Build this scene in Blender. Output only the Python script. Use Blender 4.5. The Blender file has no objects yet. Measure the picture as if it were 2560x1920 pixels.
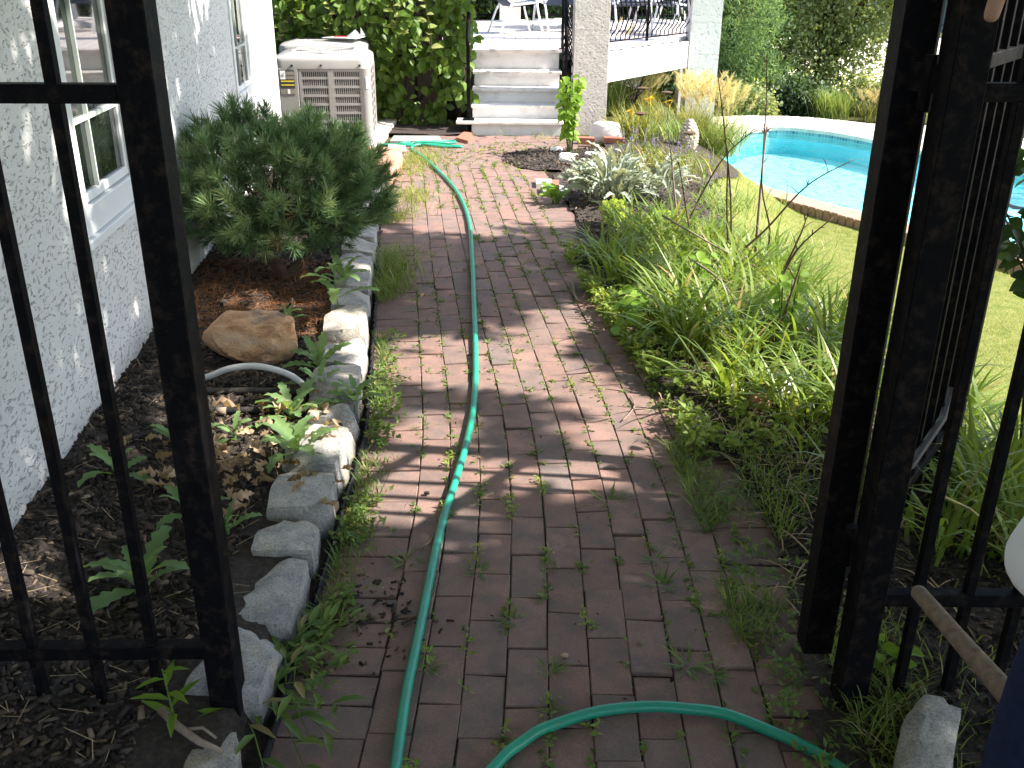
import bpy, bmesh, math, random
import numpy as np
from mathutils import Vector, Matrix
rng = np.random.default_rng(7)
random.seed(7)
scn = bpy.context.scene
COL = scn.collection
# ---------------------------------------------------------------- camera, sky, sun, exposure
cam_d = bpy.data.cameras.new('camera')
cam_d.sensor_width = 36.0
cam_d.lens = 36.0 * 2400 / 2560
cam_d.clip_start = 0.05
cam_d.clip_end = 3000
cam = bpy.data.objects.new('camera', cam_d)
COL.objects.link(cam)
cam.location = (0, 0, 1.6)
cam.rotation_euler = (Matrix.Rotation(math.radians(90 - 23.43), 3, 'X') @ Matrix.Rotation(math.radians(.4), 3, 'Z')).to_euler()
scn.camera = cam

SUN = Vector((0.80, -0.08, 0.80)).normalized()
w = bpy.data.worlds.new('World')
scn.world = w
w.use_nodes = True
nt = w.node_tree
bg = nt.nodes['Background']
sky = nt.nodes.new('ShaderNodeTexSky')
sky.sky_type = 'NISHITA'
sky.sun_disc = False
sky.sun_elevation = math.asin(SUN.z)
sky.sun_rotation = math.atan2(SUN.x, SUN.y)
sky.air_density = 1.0
sky.dust_density = 1.5
nt.links.new(sky.outputs[0], bg.inputs[0])
bg.inputs[1].default_value = 0.15
sl = bpy.data.lights.new('sun', 'SUN')
sl.energy = 5.0
sl.angle = math.radians(0.53)
sl.color = (1.0, 0.93, 0.83)
so = bpy.data.objects.new('sun', sl)
COL.objects.link(so)
so.location = (20, -8, 22)
so.rotation_euler = SUN.to_track_quat('Z', 'Y').to_euler()
vs = scn.view_settings
vs.view_transform = 'Standard'
vs.look = 'None'
vs.exposure = 1.66
vs.gamma = 1.0
vs.use_curve_mapping = False
scn.cycles.use_denoising = True
scn.cycles.max_bounces = 8
scn.cycles.transparent_max_bounces = 24

# ---------------------------------------------------------------- material helpers
MATS = {}
class NT:
    def __init__(s, name):
        m = bpy.data.materials.new(name); m.use_nodes = True
        s.m = m; s.t = m.node_tree; s.p = s.t.nodes['Principled BSDF']; s.o = s.t.nodes['Material Output']
        MATS[name] = m
    def n(s, typ, **kw):
        d = s.t.nodes.new(typ)
        for k, v in kw.items():
            if k.startswith('i_'):
                key = k[2:]; d.inputs[int(key) if key.isdigit() else key.replace('_', ' ')].default_value = v
            else: setattr(d, k, v)
        return d
    def l(s, a, b): s.t.links.new(a, b)
    def coords(s, rnd=True):
        tc = s.n('ShaderNodeTexCoord')
        if not rnd: return tc.outputs['Object']
        oi = s.n('ShaderNodeObjectInfo')
        mu = s.n('ShaderNodeMath', operation='MULTIPLY', i_1=57.0); s.l(oi.outputs['Random'], mu.inputs[0])
        ad = s.n('ShaderNodeVectorMath', operation='ADD'); s.l(tc.outputs['Object'], ad.inputs[0]); s.l(mu.outputs[0], ad.inputs[1])
        return ad.outputs[0]
    def noise(s, vec, scale, detail=4, rough=.6):
        d = s.n('ShaderNodeTexNoise', i_Scale=scale, i_Detail=detail, i_Roughness=rough); s.l(vec, d.inputs['Vector']); return d.outputs['Fac']
    def ramp(s, fac, stops):
        d = s.n('ShaderNodeValToRGB'); cr = d.color_ramp
        while len(cr.elements) < len(stops): cr.elements.new(0.5)
        for e, (p, c) in zip(cr.elements, stops):
            e.position = p; e.color = (*c, 1) if len(c) == 3 else c
        s.l(fac, d.inputs[0]); return d.outputs[0]
    def mix(s, fac, a, b, mode='MIX'):
        d = s.n('ShaderNodeMix', data_type='RGBA', blend_type=mode)
        for sock, v in ((d.inputs[0], fac), (d.inputs[6], a), (d.inputs[7], b)):
            if hasattr(v, 'is_output'): s.l(v, sock)
            elif isinstance(v, (int, float)): sock.default_value = v
            else: sock.default_value = (*v, 1)
        return d.outputs[2]
    def bump(s, h, strength=.4, dist=.01, normal=None):
        d = s.n('ShaderNodeBump', i_Strength=strength, i_Distance=dist); s.l(h, d.inputs['Height'])
        if normal is not None: s.l(normal, d.inputs['Normal'])
        s.l(d.outputs[0], s.p.inputs['Normal']); return d.outputs[0]
    def island(s):
        g = s.n('ShaderNodeNewGeometry'); oi = s.n('ShaderNodeObjectInfo')
        a = s.n('ShaderNodeMath', operation='ADD'); s.l(g.outputs['Random Per Island'], a.inputs[0]); s.l(oi.outputs['Random'], a.inputs[1])
        f = s.n('ShaderNodeMath', operation='FRACT'); s.l(a.outputs[0], f.inputs[0]); return f.outputs[0]
    def base(s, c):
        if hasattr(c, 'is_output'): s.l(c, s.p.inputs['Base Color'])
        else: s.p.inputs['Base Color'].default_value = (*c, 1)
    def set(s, rough=.8, spec=.3, metal=0.0):
        s.p.inputs['Roughness'].default_value = rough
        s.p.inputs['Specular IOR Level'].default_value = spec
        s.p.inputs['Metallic'].default_value = metal
        return s

def plain(name, col, rough=.6, spec=.3, vary=.12, scale=25, bump=.12, bscale=120, metal=0, dirt=None):
    k = NT(name); k.set(rough, spec, metal); v = k.coords()
    f = k.noise(v, scale)
    c = k.ramp(f, [(.25, [x * (1 - vary) for x in col]), (.75, [min(1, x * (1 + vary)) for x in col])])
    if dirt:
        d = k.ramp(k.noise(v, dirt[1], 6, .7), [(.5, (0, 0, 0)), (.72, (1, 1, 1))])
        c = k.mix(d, c, dirt[0])
    k.base(c)
    if bump: k.bump(k.noise(v, bscale, 3), bump, .004)
    return k.m

def leafmat(name, c1, c2, trans=.35, rough=.5, spec=.3, c3=None, p3=.93):
    k = NT(name); k.set(rough, spec)
    f = k.island()
    stops = [(0.0, c1), (.88, c2)] + ([(p3, c2), (min(1, p3 + .03), c3)] if c3 else [])
    c = k.ramp(f, stops)
    v = k.coords()
    c = k.mix(k.ramp(k.noise(v, 40, 3), [(.3, (0, 0, 0)), (.7, (.35, .35, .35))]), c, [x * .6 for x in c1])
    k.base(c)
    if trans:
        tr = k.n('ShaderNodeBsdfTranslucent')
        tc = k.mix(.6, c, (min(1, c2[0] * 1.7), min(1, c2[1] * 1.5), c2[2] * .5)); k.l(tc, tr.inputs[0])
        mx = k.n('ShaderNodeMixShader', i_0=trans)
        k.l(k.p.outputs[0], mx.inputs[1]); k.l(tr.outputs[0], mx.inputs[2]); k.l(mx.outputs[0], k.o.inputs[0])
    return k.m

# stucco: skip-trowelled, with small dark pits
def stucco(name, col, pit=.5, pits=True, scale=1.0, bstr=.6, lo=.365, bd=.006, splash=False):
    k = NT(name); k.set(.92, .15); v = k.coords(False)
    mp = k.n('ShaderNodeMapping'); mp.inputs['Scale'].default_value = (1, .62, 1.25); k.l(v, mp.inputs[0])
    wob = k.n('ShaderNodeTexNoise', i_Scale=14 * scale, i_Detail=2.0); k.l(mp.outputs[0], wob.inputs['Vector'])
    ad = k.n('ShaderNodeMix', data_type='VECTOR', i_0=.06); k.l(mp.outputs[0], ad.inputs[4]); k.l(wob.outputs['Color'], ad.inputs[5])
    fine = k.noise(ad.outputs[1], 75 * scale, 3, .65)
    med = k.noise(mp.outputs[0], 18 * scale, 4, .6)
    pm = k.ramp(fine, [(lo, (0, 0, 0)), (lo + .05, (1, 1, 1))])
    cb = k.ramp(k.noise(v, 2.2, 5), [(.3, [x * .94 for x in col]), (.7, col)])
    if pits: cb = k.mix(pm, [x * pit for x in col], cb)
    if splash:
        sx = k.n('ShaderNodeSeparateXYZ'); k.l(v, sx.inputs[0])
        ma = k.n('ShaderNodeMath', operation='MULTIPLY_ADD', i_1=-5.0, i_2=1.25); k.l(sx.outputs[2], ma.inputs[0])
        mb_ = k.n('ShaderNodeMath', operation='MULTIPLY'); k.l(ma.outputs[0], mb_.inputs[0]); k.l(k.noise(v, 26, 5, .7), mb_.inputs[1]); mb_.use_clamp = True
        cb = k.mix(mb_.outputs[0], cb, (.20, .17, .15))
    k.base(cb)
    a = k.n('ShaderNodeMath', operation='MULTIPLY_ADD', i_1=.5); k.l(med, a.inputs[0]); k.l(pm, a.inputs[2])
    b = k.n('ShaderNodeMath', operation='MULTIPLY_ADD', i_1=.35); k.l(fine, b.inputs[0]); k.l(a.outputs[0], b.inputs[2])
    k.bump(b.outputs[0], bstr, bd)
    return k.m
stucco('stucco', (.635, .63, .625), .70, True, .85, .9, .372, .006, True)
stucco('pillar_stucco', (.62, .565, .54), .80, True, .55, 1.0, .32, .016)
plain('white_trim', (.70, .71, .73), .45, .4, .03, 6, .03, 40)
plain('white_paint', (.74, .73, .75), .6, .3, .04, 5, .05, 60, dirt=((.60, .57, .54), 9))
plain('fascia_paint', (.82, .81, .79), .5, .3, .03, 3, .03, 40)
plain('tread_paint', (.74, .70, .67), .65, .3, .07, 6, .08, 60, dirt=((.42, .38, .33), 7))
plain('deck_paint', (.62, .56, .54), .65, .3, .08, 5, .08, 60)
plain('pier_shade', (.30, .25, .21), .9, .1, .12, 12, .2, 60)
plain('black_iron', (.0045, .0045, .006), .6, .06, .3, 40, .18, 260, dirt=((.03, .022, .018), 30))
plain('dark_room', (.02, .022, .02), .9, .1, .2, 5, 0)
plain('muntin_glass_tint', (.40, .45, .42), .5, .4, .03, 6, 0)  # bars seen through glass: its greenish dimming is put into the colour
plain('curtain', (.35, .36, .33), .9, .1, .1, 9, 0)
plain('skin', (.42, .24, .17), .55, .35, .08, 40, .1, 200)
plain('hair', (.05, .035, .025), .6, .3, .2, 80, .3, 200)
plain('shirt', (.74, .75, .80), .9, .1, .04, 12, .6, 12)
plain('navy_cloth', (.018, .026, .07), .95, .1, .25, 60, .6, 14)
plain('tool_wood', (.20, .15, .115), .8, .2, .28, 60, .25, 160, dirt=((.10, .075, .06), 50))
plain('hose', (.012, .26, .165), .38, .5, .12, 14, .06, 300, dirt=((.05, .17, .12), 22))
plain('conduit', (.62, .62, .62), .5, .4, .06, 10, .02, 60)
plain('black_pipe', (.018, .018, .018), .6, .3, .3, 30, .15, 100, dirt=((.10, .085, .07), 18))
plain('ac_body', (.25, .242, .235), .5, .35, .05, 8, .02, 80)
plain('ac_top', (.30, .292, .285), .45, .4, .05, 8, .02, 80)
plain('ac_dark', (.035, .035, .038), .8, .2, .2, 20, 0)
plain('sticker_dark', (.05, .05, .05), .5, .3, .1, 20, 0)
plain('sticker_grey', (.22, .20, .17), .5, .3, .1, 20, 0)
plain('sticker_yellow', (.62, .50, .05), .5, .3, .05, 20, 0)
plain('sticker_white', (.78, .78, .78), .5, .3, .03, 20, 0)
plain('red_print', (.55, .03, .05), .5, .3, .05, 20, 0)
plain('concrete', (.52, .48, .43), .9, .2, .12, 7, .2, 120, dirt=((.34, .31, .27), 5))
plain('pale_paving', (.66, .59, .50), .9, .2, .08, 4, .12, 120)
plain('slate', (.24, .25, .235), .8, .3, .18, 9, .3, 60, dirt=((.34, .33, .27), 12))
plain('white_stone', (.74, .72, .72), .8, .2, .1, 12, .3, 60)
plain('finial_stone', (.50, .43, .36), .9, .15, .16, 18, .3, 90, dirt=((.27, .23, .18), 20))
plain('navy_sling', (.045, .06, .10), .8, .2, .2, 60, .15, 400)
plain('chair_white', (.78, .78, .80), .35, .5, .03, 8, 0)
plain('mortar', (.56, .48, .40), .95, .1, .15, 40, .3, 160)
plain('pier_brick', (.46, .235, .15), .9, .15, .22, 30, .35, 120, dirt=((.56, .44, .36), 20))
plain('red_brick_bit', (.34, .13, .09), .9, .15, .15, 30, .3, 120)
plain('coping_brick', (.33, .22, .17), .9, .15, .2, 30, .3, 120)
plain('bark', (.085, .06, .045), .95, .1, .35, 30, .8, 60)
plain('dead_stem', (.10, .065, .045), .9, .1, .3, 60, .2, 160)
plain('grey_stem', (.25, .19, .175), .9, .1, .2, 60, .2, 160)
plain('dry_straw', (.33, .25, .16), .9, .1, .3, 60, .1, 160)
plain('tan_stick', (.24, .19, .155), .9, .1, .2, 60, .1, 160)
plain('pool_wall', (.10, .56, .66), .7, .3, .06, 5, .05, 60)
plain('band_render', (.26, .42, .42), .6, .3, .08, 9, .05, 60)
plain('dark_board', (.028, .022, .018), .85, .2, .3, 30, .2, 60)
plain('distant_hill', (.10, .14, .13), .95, .1, .25, .12, 0)
plain('roofing', (.16, .15, .14), .9, .2, .2, 8, .2, 40)
plain('edging_plastic', (.02, .02, .022), .6, .3, .3, 30, .1, 80)

# path brick
k = NT('path_brick'); k.set(.88, .18); v = k.coords()
isl = k.island()
c0 = k.ramp(isl, [(0, (.235, .150, .128)), (.25, (.265, .160, .135)), (.5, (.215, .152, .136)), (.72, (.285, .178, .15)), (.86, (.245, .145, .12)), (1, (.20, .152, .14))])
gr = k.noise(v, 190, 3, .7); st = k.noise(v, 11, 5, .65)
c1 = k.mix(k.ramp(gr, [(.3, (0, 0, 0)), (.62, (1, 1, 1))]), k.mix(.45, c0, (.06, .045, .04)), c0)
c2 = k.mix(k.ramp(st, [(.40, (0, 0, 0)), (.70, (.8, .8, .8))]), c1, (.112, .096, .092))
sp = k.ramp(k.noise(v, 330, 1), [(.74, (0, 0, 0)), (.78, (1, 1, 1))])
k.base(k.mix(sp, c2, (.34, .26, .21)))
k.bump(k.noise(v, 160, 5, .7), .35, .003)
# bed mulch
k = NT('mulch'); k.set(.95, .12); v = k.coords(False)
vo = k.n('ShaderNodeTexVoronoi', i_Scale=46.0); k.l(v, vo.inputs['Vector'])
c = k.ramp(k.noise(v, 55, 6, .75), [(.3, (.034, .030, .029)), (.55, (.075, .062, .055)), (.75, (.14, .112, .094))])
k.base(c)
k.bump(k.noise(v, 48, 6, .8), 1.0, .02)
k = NT('mulch_chip'); k.set(.95, .12)
k.base(k.ramp(k.island(), [(0, (.020, .0175, .017)), (.6, (.052, .043, .038)), (.86, (.085, .068, .056)), (.97, (.12, .085, .06)), (1, (.24, .18, .13))]))
k = NT('joint_soil'); k.set(.98, .05); v = k.coords(False)
k.base(k.ramp(k.noise(v, 90, 5, .7), [(.3, (.012, .010, .008)), (.6, (.05, .038, .028)), (.8, (.045, .055, .02))])); k.bump(k.noise(v, 130, 4), .8, .006)
k = NT('soil_ground'); k.set(.97, .08); v = k.coords(False)
k.base(k.ramp(k.noise(v, 4, 7, .7), [(.3, (.045, .05, .02)), (.55, (.07, .075, .028)), (.75, (.12, .10, .055))])); k.bump(k.noise(v, 30, 5), .8, .03)
k = NT('lawn_turf'); k.set(.95, .08); v = k.coords(False)
k.base(k.ramp(k.noise(v, 9, 7, .75), [(.28, (.11, .14, .03)), (.5, (.19, .215, .06)), (.72, (.28, .25, .10))])); k.bump(k.noise(v, 70, 4), .9, .03)
# granite cobbles
k = NT('granite'); k.set(.88, .2); v = k.coords()
oi = k.n('ShaderNodeObjectInfo')
tint = k.ramp(oi.outputs['Random'], [(0, (.38, .38, .385)), (.35, (.52, .49, .45)), (.65, (.45, .435, .42)), (1, (.60, .54, .46))])
c = k.mix(k.ramp(k.noise(v, 13, 6, .65), [(.36, (0, 0, 0)), (.62, (1, 1, 1))]), k.mix(.6, tint, (.16, .165, .18)), tint)
c = k.mix(k.ramp(k.noise(v, 9, 5, .6), [(.55, (0, 0, 0)), (.75, (.8, .8, .8))]), c, (.52, .45, .35))
sp = k.ramp(k.noise(v, 170, 3, .75), [(.34, (.45, .45, .46)), (.5, (1, 1, 1)), (.66, (1.2, 1.18, 1.14))])
c = k.mix(.8, c, sp, 'MULTIPLY')
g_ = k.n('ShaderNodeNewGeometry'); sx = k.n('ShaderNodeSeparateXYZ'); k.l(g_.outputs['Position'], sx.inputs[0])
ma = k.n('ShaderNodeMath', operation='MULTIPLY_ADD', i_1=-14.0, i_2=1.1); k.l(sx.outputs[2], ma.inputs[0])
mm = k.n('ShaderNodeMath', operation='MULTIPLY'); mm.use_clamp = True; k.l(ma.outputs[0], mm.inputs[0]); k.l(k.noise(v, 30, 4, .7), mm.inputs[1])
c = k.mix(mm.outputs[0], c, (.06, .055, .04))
k.base(c)
k.bump(k.noise(v, 38, 8, .75), .9, .015)
k = NT('boulder_rock'); k.set(.85, .22); v = k.coords(False)
mp = k.n('ShaderNodeMapping'); mp.inputs['Scale'].default_value = (1, 1, 1.35); mp.inputs['Rotation'].default_value = (.2, .25, 0); k.l(v, mp.inputs[0])
c = k.ramp(k.noise(mp.outputs[0], 9, 7, .65), [(.30, (.12, .085, .06)), (.40, (.40, .22, .12)), (.54, (.57, .35, .20)), (.68, (.52, .39, .29))])
k.base(k.mix(k.ramp(k.noise(v, 7, 6, .6), [(.52, (0, 0, 0)), (.66, (.85, .85, .85))]), c, (.13, .11, .10)))
k.bump(k.noise(mp.outputs[0], 22, 8, .7), .9, .02)
# glass pane: double glazing that mirrors the garden, unlit room behind put into its near-black colour
k = NT('glass_pane'); k.set(.03, .5); k.base((.012, .016, .014)); k.p.inputs['IOR'].default_value = 1.95
gl = k.n('ShaderNodeBsdfTransparent'); gl.inputs[0].default_value = (.75, .80, .77, 1)
mx = k.n('ShaderNodeMixShader', i_0=.16); k.p.inputs['Coat Weight'].default_value = .6; k.p.inputs['Coat Roughness'].default_value = .02
k.l(k.p.outputs[0], mx.inputs[1]); k.l(gl.outputs[0], mx.inputs[2]); k.l(mx.outputs[0], k.o.inputs[0])
# pool water: tinted clear sheet with a rippled gloss
k = NT('pool_water')
v = k.coords(False); h = k.noise(v, 5.5, 3, .5)
tb = k.n('ShaderNodeBsdfTransparent'); tb.inputs[0].default_value = (.60, .965, .985, 1)
gb = k.n('ShaderNodeBsdfGlossy'); gb.inputs['Roughness'].default_value = .04
bp = k.n('ShaderNodeBump', i_Strength=.35, i_Distance=.05); k.l(h, bp.inputs['Height']); k.l(bp.outputs[0], gb.inputs['Normal'])
fr = k.n('ShaderNodeFresnel', i_IOR=1.33); k.l(bp.outputs[0], fr.inputs['Normal'])
mx = k.n('ShaderNodeMixShader'); k.l(fr.outputs[0], mx.inputs[0]); k.l(tb.outputs[0], mx.inputs[1]); k.l(gb.outputs[0], mx.inputs[2]); k.l(mx.outputs[0], k.o.inputs[0])
k = NT('pool_floor'); k.set(.8, .2); v = k.coords(False)
wv = k.n('ShaderNodeTexVoronoi', i_Scale=3.2, feature='DISTANCE_TO_EDGE'); k.l(v, wv.inputs['Vector'])
k.base(k.ramp(k.noise(v, 3, 4), [(.3, (.58, .84, .86)), (.7, (.68, .90, .91))]))
k = NT('pool_tile'); k.set(.25, .5); v = k.coords(False)
k.base(k.ramp(k.island(), [(0, (.05, .16, .22)), (.5, (.09, .25, .31)), (1, (.16, .36, .40))]))
# foliage
leafmat('vine_leaf', (.055, .12, .018), (.17, .27, .045), .42, .45, .35)
leafmat('vine_young', (.22, .30, .08), (.38, .40, .16), .42)
leafmat('thistle_leaf', (.13, .23, .095), (.22, .34, .13), .4, .55, .25)
leafmat('daylily_leaf', (.105, .18, .02), (.23, .33, .055), .4, .42, .4, (.45, .32, .14), .93)
leafmat('grass_blade', (.11, .17, .025), (.23, .30, .06), .35, .5, .3, (.42, .34, .17), .84)
leafmat('lawn_blade', (.15, .21, .04), (.29, .32, .09), .35, .6, .2, (.42, .36, .16), .86)
leafmat('sprig_leaf', (.07, .14, .035), (.20, .28, .07), .35, .5, .25, (.30, .22, .10), .9)
leafmat('joint_leaf', (.14, .24, .04), (.30, .38, .08), .35, .5, .25, (.42, .36, .12), .92)
leafmat('bright_leaf', (.15, .30, .03), (.27, .42, .06), .45)
leafmat('chartreuse_leaf', (.30, .44, .03), (.46, .54, .07), .45)
leafmat('silver_leaf', (.22, .27, .22), (.40, .44, .37), .2, .8, .15)
leafmat('shade_leaf', (.05, .10, .02), (.10, .17, .04), .3)
leafmat('maple_leaf', (.11, .17, .06), (.31, .37, .17), .48, .5, .3)
leafmat('dark_leaf', (.018, .045, .014), (.05, .095, .03), .25, .5, .3)
leafmat('feather_leaf', (.12, .23, .11), (.26, .40, .21), .35, .6, .2)
leafmat('pine_needle', (.10, .19, .095), (.22, .34, .17), .25, .5, .3, (.20, .17, .05), .95)
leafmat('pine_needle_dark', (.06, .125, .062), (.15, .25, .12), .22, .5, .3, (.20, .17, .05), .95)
leafmat('pine_needle_pale', (.15, .26, .13), (.32, .43, .23), .28, .5, .3, (.30, .26, .08), .95)
leafmat('brown_needle', (.20, .085, .035), (.34, .16, .07), .1, .7, .1)
leafmat('plume', (.50, .40, .24), (.68, .57, .38), .4, .8, .1)
leafmat('olive_blade', (.12, .17, .035), (.30, .31, .09), .35, .5, .3, (.60, .42, .12), .9)
leafmat('fountain_blade', (.12, .21, .06), (.26, .36, .12), .35, .5, .3, (.50, .42, .20), .85)
leafmat('hazy_leaf', (.13, .19, .19), (.22, .29, .28), .1, .9, .05)  # distance haze is put into this pale bluish leaf colour
leafmat('salvia', (.24, .19, .40), (.38, .32, .55), .3, .7, .1)
leafmat('orange_petal', (.75, .28, .03), (.80, .45, .05), .4)
leafmat('dry_leaf', (.16, .105, .065), (.56, .41, .29), .25, .8, .15)

# ---------------------------------------------------------------- object helpers
def tag(o, label=None, cat=None, group=None, kind=None):
    if label: o['label'] = label
    if cat: o['category'] = cat
    if group: o['group'] = group
    if kind: o['kind'] = kind
    return o
def thing(name, label, cat, loc=(0, 0, 0), group=None, rz=0.0):
    o = bpy.data.objects.new(name, None); COL.objects.link(o)
    o.empty_display_size = .05
    o.location = loc; o.rotation_euler = (0, 0, rz)
    return tag(o, label, cat, group)
def root_loc(o):
    v = Vector((0, 0, 0))
    while o is not None: v += o.location; o = o.parent
    return v
def link(name, me, mat=None, parent=None, loc=None, rot=None, smooth=False):
    o = bpy.data.objects.new(name, me); COL.objects.link(o)
    if mat is not None and not me.materials: me.materials.append(MATS[mat] if isinstance(mat, str) else mat)
    if parent is not None: o.parent = parent
    if loc is not None: o.location = loc
    if rot is not None: o.rotation_euler = rot
    if smooth: me.shade_smooth()
    return o
def npmesh(name, V, F, mats=None, midx=None):
    """V (n,3), F (m,k) arrays -> mesh data"""
    V = np.asarray(V, dtype=np.float32); F = np.asarray(F, dtype=np.int32)
    me = bpy.data.meshes.new(name)
    me.vertices.add(len(V)); me.vertices.foreach_set('co', V.ravel())
    k = F.shape[1]
    me.loops.add(F.size); me.loops.foreach_set('vertex_index', F.ravel())
    me.polygons.add(len(F)); me.polygons.foreach_set('loop_start', np.arange(0, F.size, k, dtype=np.int32))
    try: me.polygons.foreach_set('loop_total', np.full(len(F), k, dtype=np.int32))
    except Exception: pass
    me.update(calc_edges=True)
    return me
def npobj(name, V, F, mat, parent=None, loc=None, kind=None, smooth=False):
    V = np.asarray(V, dtype=np.float64)
    if parent is not None and loc is None: V = V - np.array(root_loc(parent))[None]
    o = link(name, npmesh(name, V, F), mat, parent, loc, smooth=smooth)
    if kind: o['kind'] = kind
    return o
class MB:
    """collects boxes, tubes, sheets in world metres and links them as one mesh"""
    def __init__(s): s.v = []; s.f = []
    def add(s, vs, fs):
        b = len(s.v); s.v += [tuple(v) for v in vs]; s.f += [tuple(i + b for i in f) for f in fs]; return s
    def box(s, x0, x1, y0, y1, z0, z1, M=None, bev=0.0):
        if bev:
            bm = bmesh.new(); bmesh.ops.create_cube(bm, size=1)
            for v in bm.verts: v.co = ((v.co.x + .5) * (x1 - x0) + x0, (v.co.y + .5) * (y1 - y0) + y0, (v.co.z + .5) * (z1 - z0) + z0)
            bmesh.ops.bevel(bm, geom=bm.edges[:], offset=bev, segments=1, affect='EDGES')
            bm.verts.index_update()
            vs = [v.co.copy() for v in bm.verts]; fs = [[v.index for v in f.verts] for f in bm.faces]; bm.free()
        else:
            vs = [Vector(p) for p in ((x0, y0, z0), (x1, y0, z0), (x1, y1, z0), (x0, y1, z0), (x0, y0, z1), (x1, y0, z1), (x1, y1, z1), (x0, y1, z1))]
            fs = [(0, 3, 2, 1), (4, 5, 6, 7), (0, 1, 5, 4), (1, 2, 6, 5), (2, 3, 7, 6), (3, 0, 4, 7)]
        if M is not None: vs = [M @ v for v in vs]
        return s.add(vs, fs)
    def tube(s, pts, r, n=8, cap=True, up=None):
        pts = [Vector(p) for p in pts]; m = len(pts)
        rs = r if isinstance(r, (list, tuple)) else [r] * m
        vs = []; nrm = None
        for i, p in enumerate(pts):
            t = (pts[min(i + 1, m - 1)] - pts[max(i - 1, 0)]).normalized()
            if nrm is None:
                a = Vector((0, 0, 1)) if abs(t.z) < .9 else Vector((1, 0, 0))
                nrm = t.cross(a).normalized()
            nrm = (nrm - t * nrm.dot(t)).normalized(); bn = t.cross(nrm)
            for j in range(n):
                q = 2 * math.pi * j / n
                vs.append(p + (nrm * math.cos(q) + bn * math.sin(q)) * rs[i])
        fs = [(i * n + j, i * n + (j + 1) % n, (i + 1) * n + (j + 1) % n, (i + 1) * n + j) for i in range(m - 1) for j in range(n)]
        if cap: fs += [tuple(range(n))[::-1], tuple((m - 1) * n + j for j in range(n))]
        return s.add(vs, fs)
    def bar(s, a, b, w, d=None, roll=None, bev=0.0):
        """square bar from a to b, width w (across) and d"""
        a = Vector(a); b = Vector(b); t = (b - a); L = t.length; t.normalize()
        ref = Vector((0, 0, 1)) if abs(t.z) < .9 else Vector((1, 0, 0))
        if roll is not None: ref = Vector(roll)
        x = t.cross(ref).normalized() if abs(t.cross(ref).length) > 1e-6 else Vector((1, 0, 0)); y = t.cross(x).normalized()
        M = Matrix(((x.x, y.x, t.x, a.x), (x.y, y.y, t.y, a.y), (x.z, y.z, t.z, a.z), (0, 0, 0, 1)))
        d = d or w
        return s.box(-w / 2, w / 2, -d / 2, d / 2, 0, L, M, bev)
    def lathe(s, prof, c=(0, 0, 0), n=16):
        vs = [(c[0] + r * math.cos(2 * math.pi * j / n), c[1] + r * math.sin(2 * math.pi * j / n), c[2] + z) for r, z in prof for j in range(n)]
        m = len(prof)
        fs = [(i * n + j, i * n + (j + 1) % n, (i + 1) * n + (j + 1) % n, (i + 1) * n + j) for i in range(m - 1) for j in range(n)]
        fs += [tuple(range(n))[::-1], tuple((m - 1) * n + j for j in range(n))]
        return s.add(vs, fs)
    def sheet(s, xs, ys, zf):
        b = [(x, y, zf(x, y)) for y in ys for x in xs]; n = len(xs)
        return s.add(b, [(j * n + i, j * n + i + 1, (j + 1) * n + i + 1, (j + 1) * n + i) for j in range(len(ys) - 1) for i in range(n - 1)])
    def mesh(s, name, off=(0, 0, 0)):
        me = bpy.data.meshes.new(name)
        me.from_pydata([(x - off[0], y - off[1], z - off[2]) for x, y, z in s.v], [], s.f); me.update()
        return me
    def obj(s, name, mat, parent=None, smooth=False, kind=None):
        off = root_loc(parent) if parent is not None else (0, 0, 0)
        o = link(name, s.mesh(name, off), mat, parent, smooth=smooth)
        if kind: o['kind'] = kind
        return o
    def local(s, name, mat, parent=None, loc=None, rot=None, smooth=False):
        return link(name, s.mesh(name), mat, parent, loc, rot, smooth)
def copy_tree(o, parent=None):
    c = o.copy(); COL.objects.link(c); c.parent = parent
    for ch in list(o.children): copy_tree(ch, c)
    return c
def smoothauto(o, ang=40):
    me = o.data; me.shade_smooth()
    try: me.set_sharp_from_angle(angle=math.radians(ang))
    except Exception: pass
    return o

# ---------------------------------------------------------------- foliage helpers (numpy)
def unit(v): return v / np.maximum(np.linalg.norm(v, axis=-1, keepdims=True), 1e-9)
def scatter(T, F, P, D, size, N=None, wid=None):
    """copies of template T (x width, y length, z normal) at P along D, leaf normal near N"""
    n = len(P); D = unit(D)
    if N is None: N = rng.normal(size=(n, 3))
    X = unit(np.cross(D, N)); Z = np.cross(X, D)
    size = np.broadcast_to(size, (n,)); wid = size if wid is None else np.broadcast_to(wid, (n,))
    V = (X[:, None] * (T[None, :, :1] * wid[:, None, None]) + D[:, None] * (T[None, :, 1:2] * size[:, None, None])
         + Z[:, None] * (T[None, :, 2:] * size[:, None, None]) + P[:, None])
    k = len(T)
    FF = (F[None] + (np.arange(n) * k)[:, None, None]).reshape(-1, F.shape[1])
    return V.reshape(-1, 3), FF
def leaf_strip(stations, fold=.10, droop=.15):
    """broad leaf: (t, half width) stations, two quads each; folded on the midrib and drooping to the tip"""
    T = []
    for t, h in stations:
        z = -droop * t * t
        T += [(-h, t, z + fold * h * 2), (0, t, z), (h, t, z + fold * h * 2)]
    F = []
    for i in range(len(stations) - 1):
        a = i * 3; F += [(a, a + 1, a + 4, a + 3), (a + 1, a + 2, a + 5, a + 4)]
    return np.array(T, float), np.array(F)
LEAF_SMALL = leaf_strip([(0, .02), (.45, .26), (1, .02)], .25, .12)
LEAF_OVAL = leaf_strip([(0, .03), (.22, .27), (.5, .36), (.78, .22), (1, .02)], .18, .22)
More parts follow.
